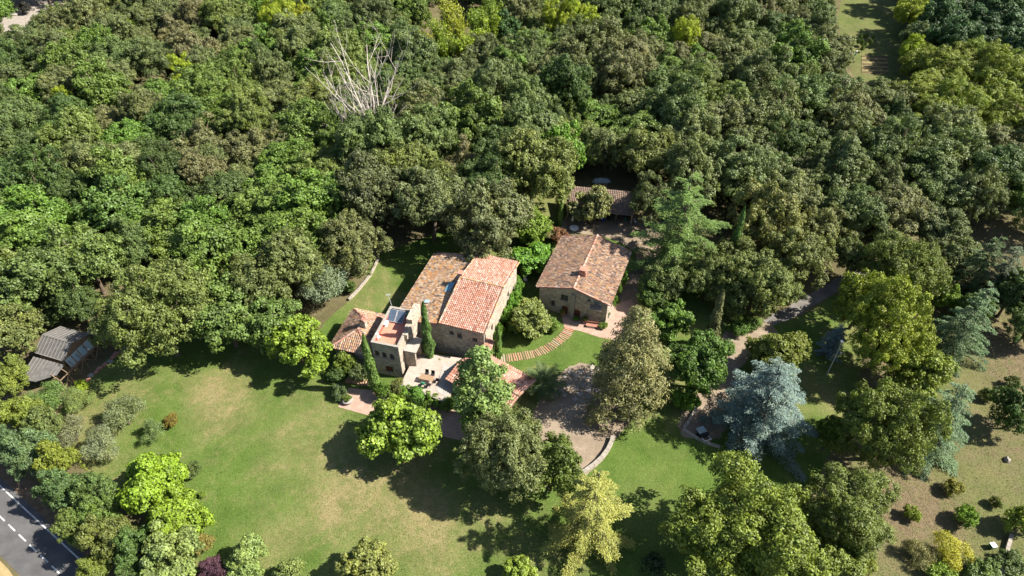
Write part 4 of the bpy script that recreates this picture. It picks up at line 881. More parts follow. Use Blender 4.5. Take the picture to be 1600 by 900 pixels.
# garden shrubs round the houses
for kind, u, v, r, asp, col, lb in [
    ('walnut',829,492,31,.85,(.175,.205,.06),'pale green magnolia tree in front of the cottage patio'),
    ('walnut',838,398,34,.75,(.12,.20,.03),'lush large-leaved bush beside the cottage wall'),
    ('walnut',808,404,20,.8,(.11,.18,.03),'large-leaved green bush between the two houses'),
    ('bush',800,470,16,1.0,(.12,.22,.03),'bright green climber on the farmhouse side wall'),
    ('bush',790,495,16,1.0,(.12,.22,.03),'bright green bush at the farmhouse corner'),
    ('bush',808,447,12,1.2,(.12,.215,.03),'narrow bright green climber near the farmhouse eaves'),
    ('bush',796,482,13,1.3,(.12,.215,.03),'leafy climber halfway along the farmhouse side wall'),
    ('bush',804,459,12,1.4,(.115,.21,.03),'climber under the far gable of the farmhouse'),
    ('bush',776,520,14,1.1,(.12,.20,.03),'bright shrub beside the short cypress'),
    ('bush',700,632,13,.8,(.11,.17,.03),'green shrub at the right end of the terrace wall'),
    ('bush',634,612,13,.8,(.12,.18,.03),'green shrub at the left end of the terrace wall'),
    ('bush',862,508,13,.8,(.13,.18,.04),'leafy shrub between the magnolia and the patio'),
    ('bush',808,508,15,.8,(.11,.18,.035),'green bush with red flowers left of the magnolia'),
    ('bush',850,362,16,.8,(.15,.115,.05),'reddish flowering shrub behind the cottage'),
    ('bush',873,368,15,.7,(.19,.085,.055),'rosy red shrub beside the white garden table'),
    ('bush',828,374,16,.9,(.14,.215,.03),'lime shrub below the lime tree behind the cottage'),
    ('bush',955,470,10,1.5,(.09,.165,.025),'clipped green shrub against the cottage end wall'),
    ('bush',965,452,9,1.5,(.085,.15,.025),'green climber on the cottage end wall'),
    ('bush',974,435,9,1.5,(.08,.14,.025),'dark green climber near the cottage back corner'),
    ('bush',943,509,7,.7,(.13,.185,.03),'low rounded box shrub on the cottage patio'),
    ('bush',900,498,5,.8,(.11,.17,.03),'tiny round shrub on the cottage patio by the doors'),
    ('bush',540,567,18,1.0,(.12,.175,.03),'green bush at the foot of the hip-roofed wing'),
    ('bush',524,585,14,.8,(.07,.10,.03),'dark low bush left of the leaning cypress'),
    ('bush',563,582,17,.9,(.10,.13,.05),'grey-green bush beside the leaning cypress'),
    ('bush',598,612,12,1.4,(.10,.15,.03),'green shrub at the foot of the leaning cypress'),
    ('bush',620,606,13,1.0,(.13,.12,.045),'ochre shrub at the tower foot'),
    ('bush',648,622,20,.7,(.10,.165,.03),'leafy green creeper under the raised terrace'),
    ('bush',675,625,15,.7,(.12,.185,.03),'green creeper by the terrace arch'),
    ('bush',688,568,9,.9,(.19,.21,.03),'yellow-green plant at the foot of the second cypress'),
    ('bush',676,564,8,.9,(.15,.18,.04),'small shrub against the farmhouse front'),
    ('bush',530,612,13,.8,(.075,.105,.045),'bluish green plant in the shade by the lower patio'),
    ('bush',1188,548,14,.8,(.09,.14,.03),'green shrub under the yellow-green tree by the drive'),
    ('bush',1155,512,16,.7,(.095,.155,.03),'leafy hedge shrub above the gravel drive'),
    ('bush',1172,506,14,.7,(.09,.145,.03),'hedge shrub at the bend of the drive'),
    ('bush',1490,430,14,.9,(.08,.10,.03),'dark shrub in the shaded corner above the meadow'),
    ('bush',545,448,12,.7,(.10,.13,.04),'shrub at the left end of the back lawn hedge'),
    ('bush',985,640,18,.6,(.11,.125,.05),'low grey-green shrub under the feathery conifer'),
    ('walnut',1048,500,30,1.0,(.10,.155,.03),'green tree right behind the feathery conifer'),
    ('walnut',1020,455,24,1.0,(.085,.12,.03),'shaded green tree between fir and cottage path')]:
    tr(kind, u, v, r, asp, col, lb, 'shrub' if kind == 'bush' else 'garden_tree', 'shrub' if kind == 'bush' else 'tree')

# --- bamboo clumps: arching culms with leaf sprays
def bamboo(u, v, Hh, n, col, lb):
    p = P(u, v, Hh*.8); o = thing('bamboo_clump', lb, 'bamboo', (p[0], p[1], 0), 0, 'bamboo clumps on the top edge'); m = MB(); Vs = []
    for i in range(n):
        a = random.uniform(0, 6.28); b = random.uniform(.1, 1.1); r0 = random.uniform(0, .9); h_ = Hh*random.uniform(.75, 1.05)
        cv = np.array([(math.cos(a)*(r0+b*2.2*t**3), math.sin(a)*(r0+b*2.2*t**3), h_*(t-.12*b*t**4)) for t in np.linspace(0, 1, 6)])
        m.tube(cv, [.05,.05,.045,.04,.03,.01], 4, cap=False); k_ = 130; t = RNG.uniform(.25, 1, k_)*5
        C = np.stack([np.interp(t, range(6), cv[:, q]) for q in range(3)], 1)+RNG.normal(0, .38, (k_, 3))
        ax = np.tile((0, 0, -1.), (k_, 1))+unit(k_)*.8; Vs.append(leaf_quads(C, unit(k_)+np.array((0,-.2,.5)), np.full(k_, .34), .28, ax))
    V = np.concatenate(Vs); c = quad_mesh('bamboo_leaves', V, np.clip(RNG.normal(.5, .2, len(V)), 0, 1)); ob('leaves', c, 'leaf', o, col); m.build('culms', 'pale_wood', o); PLACED.append((p[0], p[1], 2.4, 'bamboo'))
for i, (u, v, h_, lb) in enumerate([(686,42,9,'tallest golden bamboo clump in the middle of the stand'), (715,30,10,'upright green bamboo clump right of the golden one'), (742,22,10,'bamboo clump with nodding tips on the top edge'), (765,30,9,'rightmost bamboo clump beside the dark trees'), (668,66,6,'low golden bamboo clump at the left of the stand'), (700,68,6,'low bright bamboo clump in front of the stand'), (728,62,7,'front bamboo clump under the nodding one'), (656,60,6,'small rounded bamboo clump at the stand edge'), (640,76,5,'small yellow bamboo clump left of the stand'), (612,82,5,'outlying golden bamboo clump nearest the dead tree'), (700,10,10,'hindmost bamboo clump on the top edge'), (770,8,10,'back bamboo clump on the top edge at right'), (750,56,6,'short bamboo clump in the front right of the stand')]):
    bamboo(u, v, h_*1.1+4, 24, ((.20,.28,.022), (.26,.29,.025), (.17,.25,.025))[i % 3], lb)

# --- bare dead tree
p = P(588, 250, 1.0); DT = thing('dead_tree', 'bare dead tree with bleached pale branches rising from the wood', 'dead tree', (p[0], p[1], 0)); PLACED.append((p[0]-2, p[1], 4.0, 'dead'))
def limb(m, p0, d, L_b, r, depth):
    pts = [np.array(p0, float)]; rad = [r]; d = np.array(d, float); d /= np.linalg.norm(d); n = 5
    for i in range(n):
        d = d+RNG.normal(0, .13, 3)+np.array((0, 0, .09)); d /= np.linalg.norm(d); pts.append(pts[-1]+d*L_b/n); rad.append(r*(1-.75*(i+1)/n))
    m.tube(pts, rad, 5, cap=False)
    if depth:
        for _ in range(5 if depth > 1 else 3):
            i = random.randint(1, n-1); nd = d+RNG.normal(0, .6, 3)+np.array((0, 0, .12)); limb(m, pts[i], nd, L_b*random.uniform(.35, .6), rad[i]*.7, depth-1)
m = MB(); m.tube([(0,0,0),(.1,0,2.5),(.0,0,5)], [.38,.32,.28], 8); m.build('trunk', 'pale_bark', DT)
for d, L_b, z in [((.0,.15,1),15,4.6), ((.22,.1,1),16,4.4), ((.42,.0,1),13,4), ((-.14,.25,1),16,4.7), ((.8,.3,.5),8,3.8), ((-.4,.1,1),13,4.2), ((.1,-.2,1),12,4.5), ((.3,.3,1),15,4.5)]:
    m = MB(); limb(m, (0,0,z), d, L_b, .165, 2); m.build('branch', 'pale_bark', DT)
p2 = P(574, 246, 1.0); DT.scale = (1.25, 1.15, 1.25)
D2 = thing('dead_tree', 'smaller bare dead tree leaning left beside the larger one', 'dead tree', (p2[0]-2, p2[1], 0))
m = MB(); m.tube([(0,0,0),(-.4,0,4),(-1.2,0,7.5)], [.24,.19,.15], 7); m.build('trunk', 'pale_bark', D2)
for d, L_b in [((-.4,.1,1),11), ((.1,.2,1),11), ((-1,0,.6),7), ((-.2,-.2,1),10)]: m = MB(); limb(m, (-1.2,0,7.3), d, L_b, .12, 2); m.build('branch', 'pale_bark', D2)

# --- palm
p = P(850, 598, 1.5); PM = thing('palm', 'dark green feather palm beside the pavilion roof', 'palm', (p[0], p[1], 0))
m = MB(); m.tube([(0,0,-.1),(0,0,.6),(0,0,1.2)], [.4,.36,.3], 10); m.build('trunk', 'bark', PM)
q = []
for t in np.linspace(.12, 1, 22):
    c = np.array((3.1*t, 0, 1.7*t-1.9*t*t))
    for s_ in (-1, 1): ln_ = .75*(1-.55*abs(t-.45)); e = c+np.array((.35*ln_, s_*ln_*.85, -.18*ln_)); wv = np.array((.055,0,0)); q.append([c-wv, c+wv, e+wv*.3, e-wv*.3])
q = np.array(q); fm = quad_mesh('frond', q, RNG.uniform(.2, .8, len(q))); fm.materials.append(M['needle'])
for i in range(34):
    o = ob('frond', fm, None, PM, (.06,.095,.028), (0, 0, 1.2)); o.rotation_euler = (random.uniform(-.3, .3), -random.choice((.0, .35, .75))+random.uniform(-.12, .12), i*2.399); s_ = random.uniform(.8, 1.1); o.scale = (s_, s_, s_)

# ------------------------------------------------------------------ the wood: one tree at a time
FOREST = [(-260,-75),(1860,-75),(1860,345),(1640,345),(1560,310),(1480,300),(1410,345),(1330,352),(1290,330),(1180,285),(1010,262),(985,235),(900,235),(850,255),(835,310),(790,310),(700,318),(600,345),(520,380),(430,400),(300,350),(180,410),(60,420),(0,470),(-40,660),(-260,700)]
EXCL = [[(1302,-20),(1408,-20),(1420,60),(1420,138),(1338,142),(1314,90)], [(668,0),(782,0),(782,58),(755,86),(645,88)], [(-10,-15),(140,-15),(130,16),(60,30),(30,70),(-10,75)], [(1330,395),(1330,420),(1440,410),(1440,390)], [(870,268),(1005,268),(1005,345),(870,345)]]
ZL = {}
def zone(u, v):
    r = 'in the rearmost' if v < 45 else 'in the far' if v < 100 else 'in the deep' if v < 160 else 'in the middle' if v < 225 else 'in the front'
    if u < 260: s_ = 'above the cabin'
    elif u < 520: s_ = 'left of the dead tree'
    elif u < 800: s_ = 'behind the farmhouse'
    elif u < 1080: s_ = 'behind the barn'
    elif u < 1330: s_ = 'right of the fir'
    else: s_ = 'at far right'
    return r, s_
TONES = [('olive-grey', (.132,.142,.060)), ('grey-green', (.108,.130,.052)), ('dark green', (.066,.094,.030)), ('fresh green', (.108,.158,.034)), ('brownish', (.148,.142,.070)), ('olive', (.132,.156,.044))]
def tone_for(u, v):
    if u < 520: wts = (2, 2, 2, 4, 1, 3)
    elif u < 800: wts = (3, 4, 2, 2, 1.5, 2)
    else: wts = (5, 5, 2, 1.2, 2, 2)
    return random.choices(TONES, wts)[0]
FT = []; nfor = 0
for rad, tries in ((6.6, 2500), (5.6, 5000), (4.6, 9000), (3.6, 9000)):
    for _ in range(tries):
        if nfor >= 450: break
        y = random.uniform(70, 262); x = random.uniform(-1, 1)*(y*.74+45)*1.12
        R = rad*random.uniform(.9, 1.12); Hh = random.uniform(8.5, 14.5)*(R/5.6)**.6
        u, v, dep = Q(x, y, Hh*.6)
        if not inside(FOREST, u, v) or any(inside(e, u, v) for e in EXCL): continue
        mu = R/dep*FPX*.55
        if any(inside(e, u+a_*mu, v+b_*mu) for e in EXCL for a_, b_ in ((1,0),(-1,0),(0,1))): continue
        if any((x-q[0])**2+(y-q[1])**2 < ((.615 if q[3] != 'bush' else .75)*(R+q[2]))**2 for q in PLACED): continue
        r_, s_ = zone(u, v); nm, col = tone_for(u, v); kind = 'oak'
        if 1405 < u and 75 < v < 205: nm, col, kind = 'golden green', (.165,.190,.028), 'pine'
        elif 1440 < u and v <= 80: nm, col, kind = 'deep bluish green', (.05,.085,.035), 'broad'
        elif nm == 'fresh green': kind = 'broad'
        sp = {'oak': 'holm oak', 'broad': 'oak', 'pine': 'pine'}[kind]
        mr = R/dep*FPX
        if u < -mr or u > 1600+mr or v < -mr*1.3: continue
        big = 'broad ' if R > 5.6 else ('small ' if R < 4.2 else '')
        lb = f'{big}{nm} {sp} {r_} wood {s_}'
        FT.append((lb, u, plant(kind, x, y, R, Hh, col, lb, {'oak': 'holm_oak', 'broad': 'deciduous_oak', 'pine': 'forest_pine'}[kind], 'tree', 'trees of the wood behind the houses')))
        nfor += 1
ORD = ['first', 'second', 'third', 'fourth', 'fifth', 'sixth', 'seventh', 'eighth', 'ninth', 'tenth', 'eleventh', 'twelfth', 'thirteenth', 'fourteenth', 'fifteenth', 'sixteenth', 'seventeenth', 'eighteenth']
by = {}
for lb, u, o in FT: by.setdefault(lb, []).append((u, o))
for lb, q in by.items():
    if len(q) > 1:
        for i, (u, o) in enumerate(sorted(q, key=lambda t: t[0])):
            if i < len(ORD): o['label'] = lb.replace(' in the ', ' in ')+', '+('leftmost' if i == 0 else 'rightmost' if i == len(q)-1 else ORD[i]+' from left')
print('forest trees', nfor, 'tris', sum(len(m_.polygons)*2 for m_ in bpy.data.meshes), {k_: [len(v_[0].polygons) for v_ in vs_] for k_, vs_ in VAR.items()})

# undergrowth and grass tufts (uncountable)
def undergrowth():
    C = []
    while len(C) < 5200:
        y = random.uniform(75, 235); x = random.uniform(-1, 1)*(y*.74+8); u, v, _ = Q(x, y, .5)
        if not (inside(FOREST, u, v) or inside([(1100,300),(1300,320),(1440,340),(1500,430),(1440,380),(1330,395),(1240,440),(1130,500),(1090,400)], u, v)) or any(inside(e, u, v) for e in EXCL) or inside([(1190,500),(1300,425),(1440,385),(1440,412),(1300,470),(1215,512)], u, v): continue
        C.append((x, y, 0))
    C = np.array(C); n = len(C); k_ = 13; c = np.repeat(C, k_, 0); o = unit(n*k_); o[:, 2] = np.abs(o[:, 2]); s_ = np.repeat(RNG.uniform(.5, 1.3, n), k_)[:, None]
    V = leaf_quads(c+o*s_*np.array((1, 1, .9)), o+unit(n*k_)*.6, np.full(n*k_, .26), .6)
    ob('undergrowth', quad_mesh('undergrowth', V, np.clip(np.repeat(RNG.normal(.5, .2, n), k_)+RNG.normal(0, .12, n*k_), 0, 1)), 'leaf', None, (.10,.125,.036), kind='stuff', label='dark green scrub covering the floor of the wood', cat='undergrowth')
undergrowth()
def tufts(name, poly, n, h, wdt, col, lb, z=.015, avoid=()):
    pts = np.array([P(*q)[:2] for q in poly]); lo, hi = pts.min(0), pts.max(0); C = []
    while len(C) < n:
        c = RNG.uniform(lo, hi)
        u, v, _ = Q(c[0], c[1])
        if inside(poly, u, v) and not any(inside(e, u, v) for e in avoid) and -40 < u < 1640 and v < 930: C.append((c[0], c[1], z))
    C = np.array(C); a = RNG.uniform(0, 6.28, n); A = np.stack([np.cos(a), np.sin(a), np.zeros(n)], 1)*wdt; up = np.stack([RNG.normal(0, .5, n)*h, RNG.normal(0, .5, n)*h, h*RNG.uniform(.5, 1.4, n)], 1)
    V = np.stack([C-A, C+A, C+A*.5+up, C-A*.5+up], 1)
    ob(name, quad_mesh(name, V, RNG.uniform(0, 1, n)), 'leaf', None, col, kind='stuff', label=lb, cat='grass')
HARD = [COURT, [(528,636),(545,606),(600,612),(650,625),(752,655),(745,694),(640,664)], [(1128,522),(1200,505),(1215,530),(1150,590),(1130,690),(1062,670),(1108,600)], [(515,480),(830,400),(830,640),(640,640),(520,600)]]
tufts('grass', [(100,690),(150,605),(400,580),(505,545),(560,620),(760,690),(900,780),(900,900),(330,900),(280,860),(170,760)], 26000, .055, .045, (.115,.14,.035), 'short mown grass of the large lawn', avoid=HARD)
tufts('meadow_grass', [(1380,735),(1470,725),(1530,655),(1540,560),(1560,500),(1600,420),(1640,640),(1640,900),(1340,900),(1350,820)], 9000, .05, .06, (.20,.178,.085), 'dry tufted grass of the meadow on the right')

# ------------------------------------------------------------------ small things
# flagstones and sleepers
R = thing('sleeper_path', 'curving path of short timber sleepers across the small lawn', 'path', P(840, 550))
pa = [(768,561),(785,560),(800,559),(818,556),(835,553),(850,547),(862,541),(872,533),(880,527),(886,520),(890,513)]
pw = np.array([P(*q)[:2] for q in pa]); sg = np.r_[0, np.cumsum(np.linalg.norm(np.diff(pw, axis=0), axis=1))]; s_ = 0; b0 = P(840, 550)
while s_ < sg[-1]:
    c = np.array([np.interp(s_, sg, pw[:, i]) for i in (0, 1)]); c2 = np.array([np.interp(min(s_+.3, sg[-1]), sg, pw[:, i]) for i in (0, 1)]); dd = c2-c; dd = dd/np.linalg.norm(dd) if np.linalg.norm(dd) > .01 else np.array((1, 0)); nn = np.array((-dd[1], dd[0])); c = c-b0[:2]
    j = random.uniform(.6, .85); q = [c+nn*j, c+nn*j+dd*.2, c-nn*j*1.05+dd*.22, c-nn*j*1.05]; m = MB(); hh = .07+random.uniform(0, .03)
    m.hexa([(*p, .0) for p in q], [(*p, hh) for p in q]); m.build('sleeper', random.choice(('log', 'wood', 'log', 'brick', 'pale_wood', 'log')), R); s_ += random.uniform(.3, .42)
fl = bpy.data.objects['gravel_court']; n = 0; done = []
while n < 110:
    u, v = random.uniform(868, 955), random.uniform(572, 640)
    if not inside([(885,580),(930,572),(955,590),(945,625),(900,640),(868,615)], u, v): continue
    c = P(u, v)[:2]; r = random.uniform(.32, .62)
    n += 1
    if any(np.linalg.norm(c-q[0]) < (r+q[1])*.93 for q in done): continue
    done.append((c, r)); k_ = random.randint(5, 7); a0_ = random.uniform(0, 6); pts = [(c[0]+r*random.uniform(.8, 1.05)*math.cos(a0_+6.283*i/k_), c[1]+r*random.uniform(.8, 1.05)*math.sin(a0_+6.283*i/k_)) for i in range(k_)]
    m = MB(); m.hexa([(*p, .03) for p in pts], [(*p, .075) for p in pts]); m.build('flagstone', 'flagstone', fl)
def stone_wall(name, lb, px, h, t, mat='stone'):
    w_ = np.array([P(*q)[:2] for q in px]); b0 = w_[0]; o = thing(name, lb, 'wall', (*b0, 0)); m = MB()
    for i in range(len(w_)-1):
        a_, b_ = w_[i]-b0, w_[i+1]-b0; d_ = (b_-a_)/np.linalg.norm(b_-a_); n_ = np.array((-d_[1], d_[0]))*t/2; q = [a_-n_, b_-n_, b_+n_, a_+n_]; m.hexa([(*p, 0) for p in q], [(*p, h) for p in q])
        L_s = np.linalg.norm(b_-a_); ns = max(1, int(L_s/.6))
        for k_ in range(ns):
            s0, s1 = a_+d_*L_s*(k_+.02)/ns, a_+d_*L_s*(k_+.97)/ns; mm = MB(); q = [s0-n_*1.15, s1-n_*1.15, s1+n_*1.15, s0+n_*1.15]; mm.hexa([(*p, h+.002) for p in q], [(*p, h+.1+random.uniform(-.02, .03)) for p in q]); mm.build('coping_stone', 'coping', o)
    m.build('wall', mat, o)
stone_wall('garden_wall', 'low curved stone wall at the corner of the gravel court', [(957,685),(955,694),(949,706),(940,718),(927,730),(908,743)], .6, .45)
stone_wall('edging_wall', 'short pale kerb wall beside the bush on the gravel drive', [(1090,632),(1085,645),(1076,660),(1068,672)], .4, .35, 'concrete')
stone_wall('edging_wall', 'long low edging wall of the gravel drive below the cart', [(1066,672),(1085,684),(1105,694),(1125,700)], .3, .3, 'concrete')
stone_wall('hedge_wall', 'low stone wall along the shaded side of the back lawn', [(545,470),(560,455),(580,430),(592,405)], .35, .3)
# lamp post
p = P(1292, 585); R = thing('lamp_post', 'thin white lamp post beside the small blue spruce', 'lamp post', p)
m = MB(); m.tube([(0,0,0),(0,0,4),(-.15,0,7.0)], [.07,.06,.045], 8); m.build('post', 'white_paint', R); m = MB(); m.lathe([(.12,0),(.2,.1),(.22,.3),(.06,.38)], 10, (-.15,0,6.98)); m.build('lamp_head', 'white_paint', R)
# antenna on the tower
p = onT(612, 478, TZ); R = thing('antenna', 'thin metal mast with crossed antenna on the tower corner', 'antenna', (p[0], p[1], TZ+.09))
m = MB(); m.tube([(0,0,0),(-.25,.0,2.2)], [.035,.03], 6); m.build('mast', 'metal', R); m = MB(); m.bar((-.6,0,2.15),(.1,0,2.25),.04)
for i in range(5): m.bar((-.55+i*.15,-.25,2.16+i*.02),(-.55+i*.15,.25,2.16+i*.02),.025)
m.build('aerial', 'metal', R)
# things on the roof terrace
def round_table(name, lb, p, r, h, mat='white_paint'):
    o = thing(name, lb, 'table', p); m = MB(); m.lathe([(r*.96,h-.05),(r,h-.03),(r,h),(r*.97,h+.01)], 16); m.build('table_top', mat, o); m = MB(); m.lathe([(r*.5,0),(r*.45,.04),(.05,.08),(.045,h-.051)], 10); m.build('pedestal', 'metal', o)
def chair(name, lb, p, rz, mat='white_paint', cat='chair'):
    o = thing(name, lb, cat, p, rz); m = MB(); m.box(-.26,.26,-.26,.26,.42,.46); m.build('seat', mat, o); m = MB(); m.hexa([(-.26,.2,.47),(.26,.2,.47),(.26,.26,.47),(-.26,.26,.47)], [(-.26,.3,.95),(.26,.3,.95),(.26,.36,.95),(-.26,.36,.95)]); m.build('backrest', mat, o)
    for x_ in (-.23, .23):
        for y_ in (-.23, .23): m = MB(); m.bar((x_,y_,0),(x_,y_,.42),.045); m.build('leg', mat, o)
round_table('round_table', 'small round white table against the red terrace parapet', onT(602, 504, TF+.7)*(1,1,0)+(0,0,TF+.001), .5, .7)
c = onT(588, 528, TF+.5); chair('lounge_chair', 'white chair in the front corner of the red roof terrace', (c[0]+.25, c[1]+.25, TF+.001), .8)
def box_thing(name, lb, cat, p, rz, w_, d_, h_, mat, lid, lidname='lid'):
    o = thing(name, lb, cat, p, rz); m = MB(); m.hexa([(-w_*.46,-d_*.46,0),(w_*.46,-d_*.46,0),(w_*.46,d_*.46,0),(-w_*.46,d_*.46,0)], [(-w_/2,-d_/2,h_),(w_/2,-d_/2,h_),(w_/2,d_/2,h_),(-w_/2,d_/2,h_)]); m.build('body', mat, o)
    m = MB(); m.box(-w_*.54,w_*.54,-d_*.54,d_*.54,h_+.002,h_+.07); m.build(lidname, lid, o); return o
c = onT(643, 486, 8.0); c = F3.wor(TW-.75, TL-.9); box_thing('water_tank', 'small green tank at the back corner of the red terrace', 'tank', (c[0], c[1], TF+.001), F3.a, .8, .7, 1.0, 'green_plastic', 'green_plastic')
c = F3.wor(TW-.8, .8); box_thing('planter', 'dark little planter in the front right corner of the red terrace', 'planter', (c[0], c[1], TF+.001), .3, .5, .4, .35, 'black_paint', 'soil', 'soil')
# table and chairs on the raised terrace
p = P(667, 590, TZ_+.8); R = thing('garden_table', 'rectangular wooden garden table on the raised terrace', 'table', (p[0], p[1], TZ_+.092), -.25)
for i in range(5): m = MB(); m.box(-1.05,1.05,-.47+i*.19,-.3+i*.19,.71,.75); m.build('plank', 'log', R)
for x_ in (-.9, .9):
    for y_ in (-.38, .38): m = MB(); m.bar((x_,y_,0),(x_,y_,.708),.08); m.build('leg', 'wood', R)
for i, (dx, dy, rz, lb) in enumerate([(1.45,.2,-1.8,'dark chair at the right end of the garden table'), (.5,.95,-.25,'dark chair behind the right half of the garden table'), (-.4,.95,-.2,'dark chair behind the left half of the garden table'), (.6,-.95,2.9,'dark chair in front of the right half of the garden table'), (-.3,-.95,2.9,'dark green chair in front of the left half of the garden table')]):
    cr, sr = math.cos(-.25), math.sin(-.25); chair('garden_chair', lb, (p[0]+dx*cr-dy*sr, p[1]+dx*sr+dy*cr, TZ_+.092), rz, 'black_paint' if i < 4 else 'green_plastic')
# big planter on the lower patio
p = P(544, 628); R = thing('round_planter', 'large round stone planter with clipped plant on the lower patio', 'planter', p); m = MB(); m.lathe([(.55,0),(.75,.35),(.8,.6),(.72,.62),(.7,.5)], 16); m.build('pot', 'concrete', R); c_, t_ = VAR['bush'][0][:2]; o = ob('plant', c_, None, R, (.12,.17,.03), (0,0,.5)); o.scale = (.42,.42,.35)
# log pile
p = P(560, 598); R = thing('log_pile', 'stack of cut orange-brown logs behind the lower patio', 'log pile', p, -.2)
for i in range(26):
    row = i//10; m = MB(); x_ = -1.8+(i % 10)*.36+row*.16; z_ = .16+row*.26; r = random.uniform(.11,.17); m.tube([(x_,-.5+random.uniform(-.12,.12),z_),(x_+random.uniform(-.1,.1),.5,z_)], [r,r], 7); m.build('log', 'log', R)
# behind the cottage
p = P(894, 357); round_table('round_table', 'round white garden table behind the cottage', P(897, 356, .7)*(1,1,0), .85, .72)
p = P(894, 352); R = thing('parasol', 'closed pale parasol on a pole behind the cottage', 'parasol', p); m = MB(); m.tube([(0,0,0),(0,0,2.9)], [.035,.03], 6); m.build('pole', 'pale_wood', R); m = MB(); m.lathe([(.06,1.0),(.24,1.15),(.17,1.9),(.09,2.6),(.02,2.85)], 9); m.build('canopy', 'white_paint', R)
def barrel(lb, u, v, mat): o = thing('barrel', lb, 'barrel', P(u, v)); m = MB(); m.lathe([(.28,0),(.31,.1),(.33,.45),(.31,.8),(.28,.9)], 14); m.build('drum', mat, o); m = MB(); m.lathe([(.3,.905),(.3,.95),(.1,.97)], 14); m.build('lid', 'black_paint', o)
barrel('bright blue barrel in the yard before the barn', 942, 345, 'blue_plastic'); barrel('dark barrel in the yard right beside the blue one', 951, 343, 'black_paint'); barrel('dark barrel at the right of the barn front', 977, 344, 'green_plastic')
chair('yard_chair', 'pale blue chair in the yard right of the barn', P(992, 349), .6, 'pale_blue')
c = P(940, 284, .6); R = thing('covered_boat', 'pale blue tarpaulin-covered load in the shade behind the barn', 'tarpaulin', (c[0], c[1], 0)); m = MB(); m.tube([(-1.9,0,.45),(-1.3,0,.7),(0,0,.8),(1.2,0,.7),(1.9,0,.5)], [.1,.6,.7,.6,.15], 8); m.build('cover', 'pale_blue', R); m = MB(); m.box(-1.3,1.3,-.5,.5,0,.35); m.build('base', 'wood', R)
# between the two houses
chair('patio_chair', 'white chair between the two houses under the large-leaved bush', P(821, 440), .4); chair('patio_chair', 'second white chair nearer the farmhouse wall', P(812, 444), 1.6)
# cottage patio
p = P(925, 511); R = thing('garden_bench', 'brown wooden bench on the cottage patio', 'bench', p, -.2)
for i in range(3): m = MB(); m.box(-.95,.95,-.3+i*.2,-.14+i*.2,.42,.46); m.build('seat_slat', 'brick', R)
for i in range(2): m = MB(); m.box(-.95,.95,.32,.36,.55+i*.2,.7+i*.2); m.build('back_slat', 'brick', R)
for x_ in (-.85, .85): m = MB(); m.box(x_-.05,x_+.05,-.28,.3,0,.418); m.box(x_-.05,x_+.05,.303,.317,0,.95); m.build('leg', 'wood', R)
def pot(lb, u, v, r, mat, col): o = thing('flower_pot', lb, 'pot', P(u, v)+(0,0,.05)); m = MB(); m.lathe([(r*.7,0),(r,r*1.3),(r*1.1,r*1.4),(r*.9,r*1.4)], 12); m.build('pot', mat, o); q = ob('plant', VAR['bush'][1][0], None, o, col, (0,0,r*1.2)); s = r*.75; q.scale = (s, s, s)
pot('terracotta pot with green plant left of the patio bench', 914, 504, .42, 'brick', (.14,.18,.03)); pot('pot with yellow-green plant at the left end of the cottage front', 879, 493, .4, 'brick', (.19,.19,.03)); pot('pot with red flowers between the two red doors', 891, 492, .3, 'brick', (.33,.06,.05)); pot('grey pot with plant near the cottage corner', 949, 496, .4, 'concrete', (.12,.16,.05)); pot('pot with red flowers against the farmhouse corner', 806, 520, .35, 'concrete', (.40,.07,.05))
# cart at the edge of the drive
p = P(1096, 680); R = thing('garden_cart', 'small black cart with pale blue cover at the gravel drive edge', 'cart', p, .35)
m = MB(); m.hexa([(-.5,-.6,.3),(.5,-.6,.3),(.5,.6,.3),(-.5,.6,.3)], [(-.6,-.75,.85),(.6,-.75,.85),(.6,.7,.85),(-.6,.7,.85)]); m.build('body', 'black_paint', R)
m = MB(); m.hexa([(-.62,-.2,.853),(.62,-.2,.853),(.62,.75,.853),(-.62,.75,.853)], [(-.4,0,1.2),(.4,0,1.2),(.4,.6,1.2),(-.4,.6,1.2)]); m.build('cover', 'pale_blue', R)
for x_ in (-.6, .6): m = MB(); m.tube([(x_-.06,0,.3),(x_+.06,0,.3)], [.3,.3], 14); m.build('wheel', 'black_paint', R)
m = MB(); m.bar((.5,-.7,.6),(.5,-1.4,.75),.07); m.bar((-.5,-.7,.6),(-.5,-1.4,.75),.07); m.bar((-.5,-1.4,.75),(.5,-1.4,.75),.07); m.build('handle', 'white_paint', R)
# meadow: white box hive, boulder, wire-fence wall
p = P(1548, 856); R = box_thing('beehive', 'small white box on short legs in the meadow', 'box', (p[0], p[1], .25), .2, .6, .6, .45, 'green_plastic', 'white_paint'); 
for x_ in (-.2, .2): m = MB(); m.bar((x_,-.2,-.25),(x_,-.2,-.002),.06); m.build('leg', 'wood', R); m = MB(); m.bar((x_,.2,-.25),(x_,.2,-.002),.06); m.build('leg', 'wood', R)
p = P(1573, 719); m = MB(); m.lathe([(.35,-.05),(.45,.12),(.38,.35),(.15,.48)], 7); o = m.build('boulder', 'rock', None, loc=p, label='pale boulder lying alone in the upper meadow', cat='rock')
m_ = o.data
for vtx in m_.vertices: vtx.co += Vector(RNG.normal(0, .05, 3))
stone_wall('field_wall', 'low stone field wall in the bottom right corner', [(1578,838),(1572,858),(1567,880),(1563,900),(1560,915)], .5, .35)
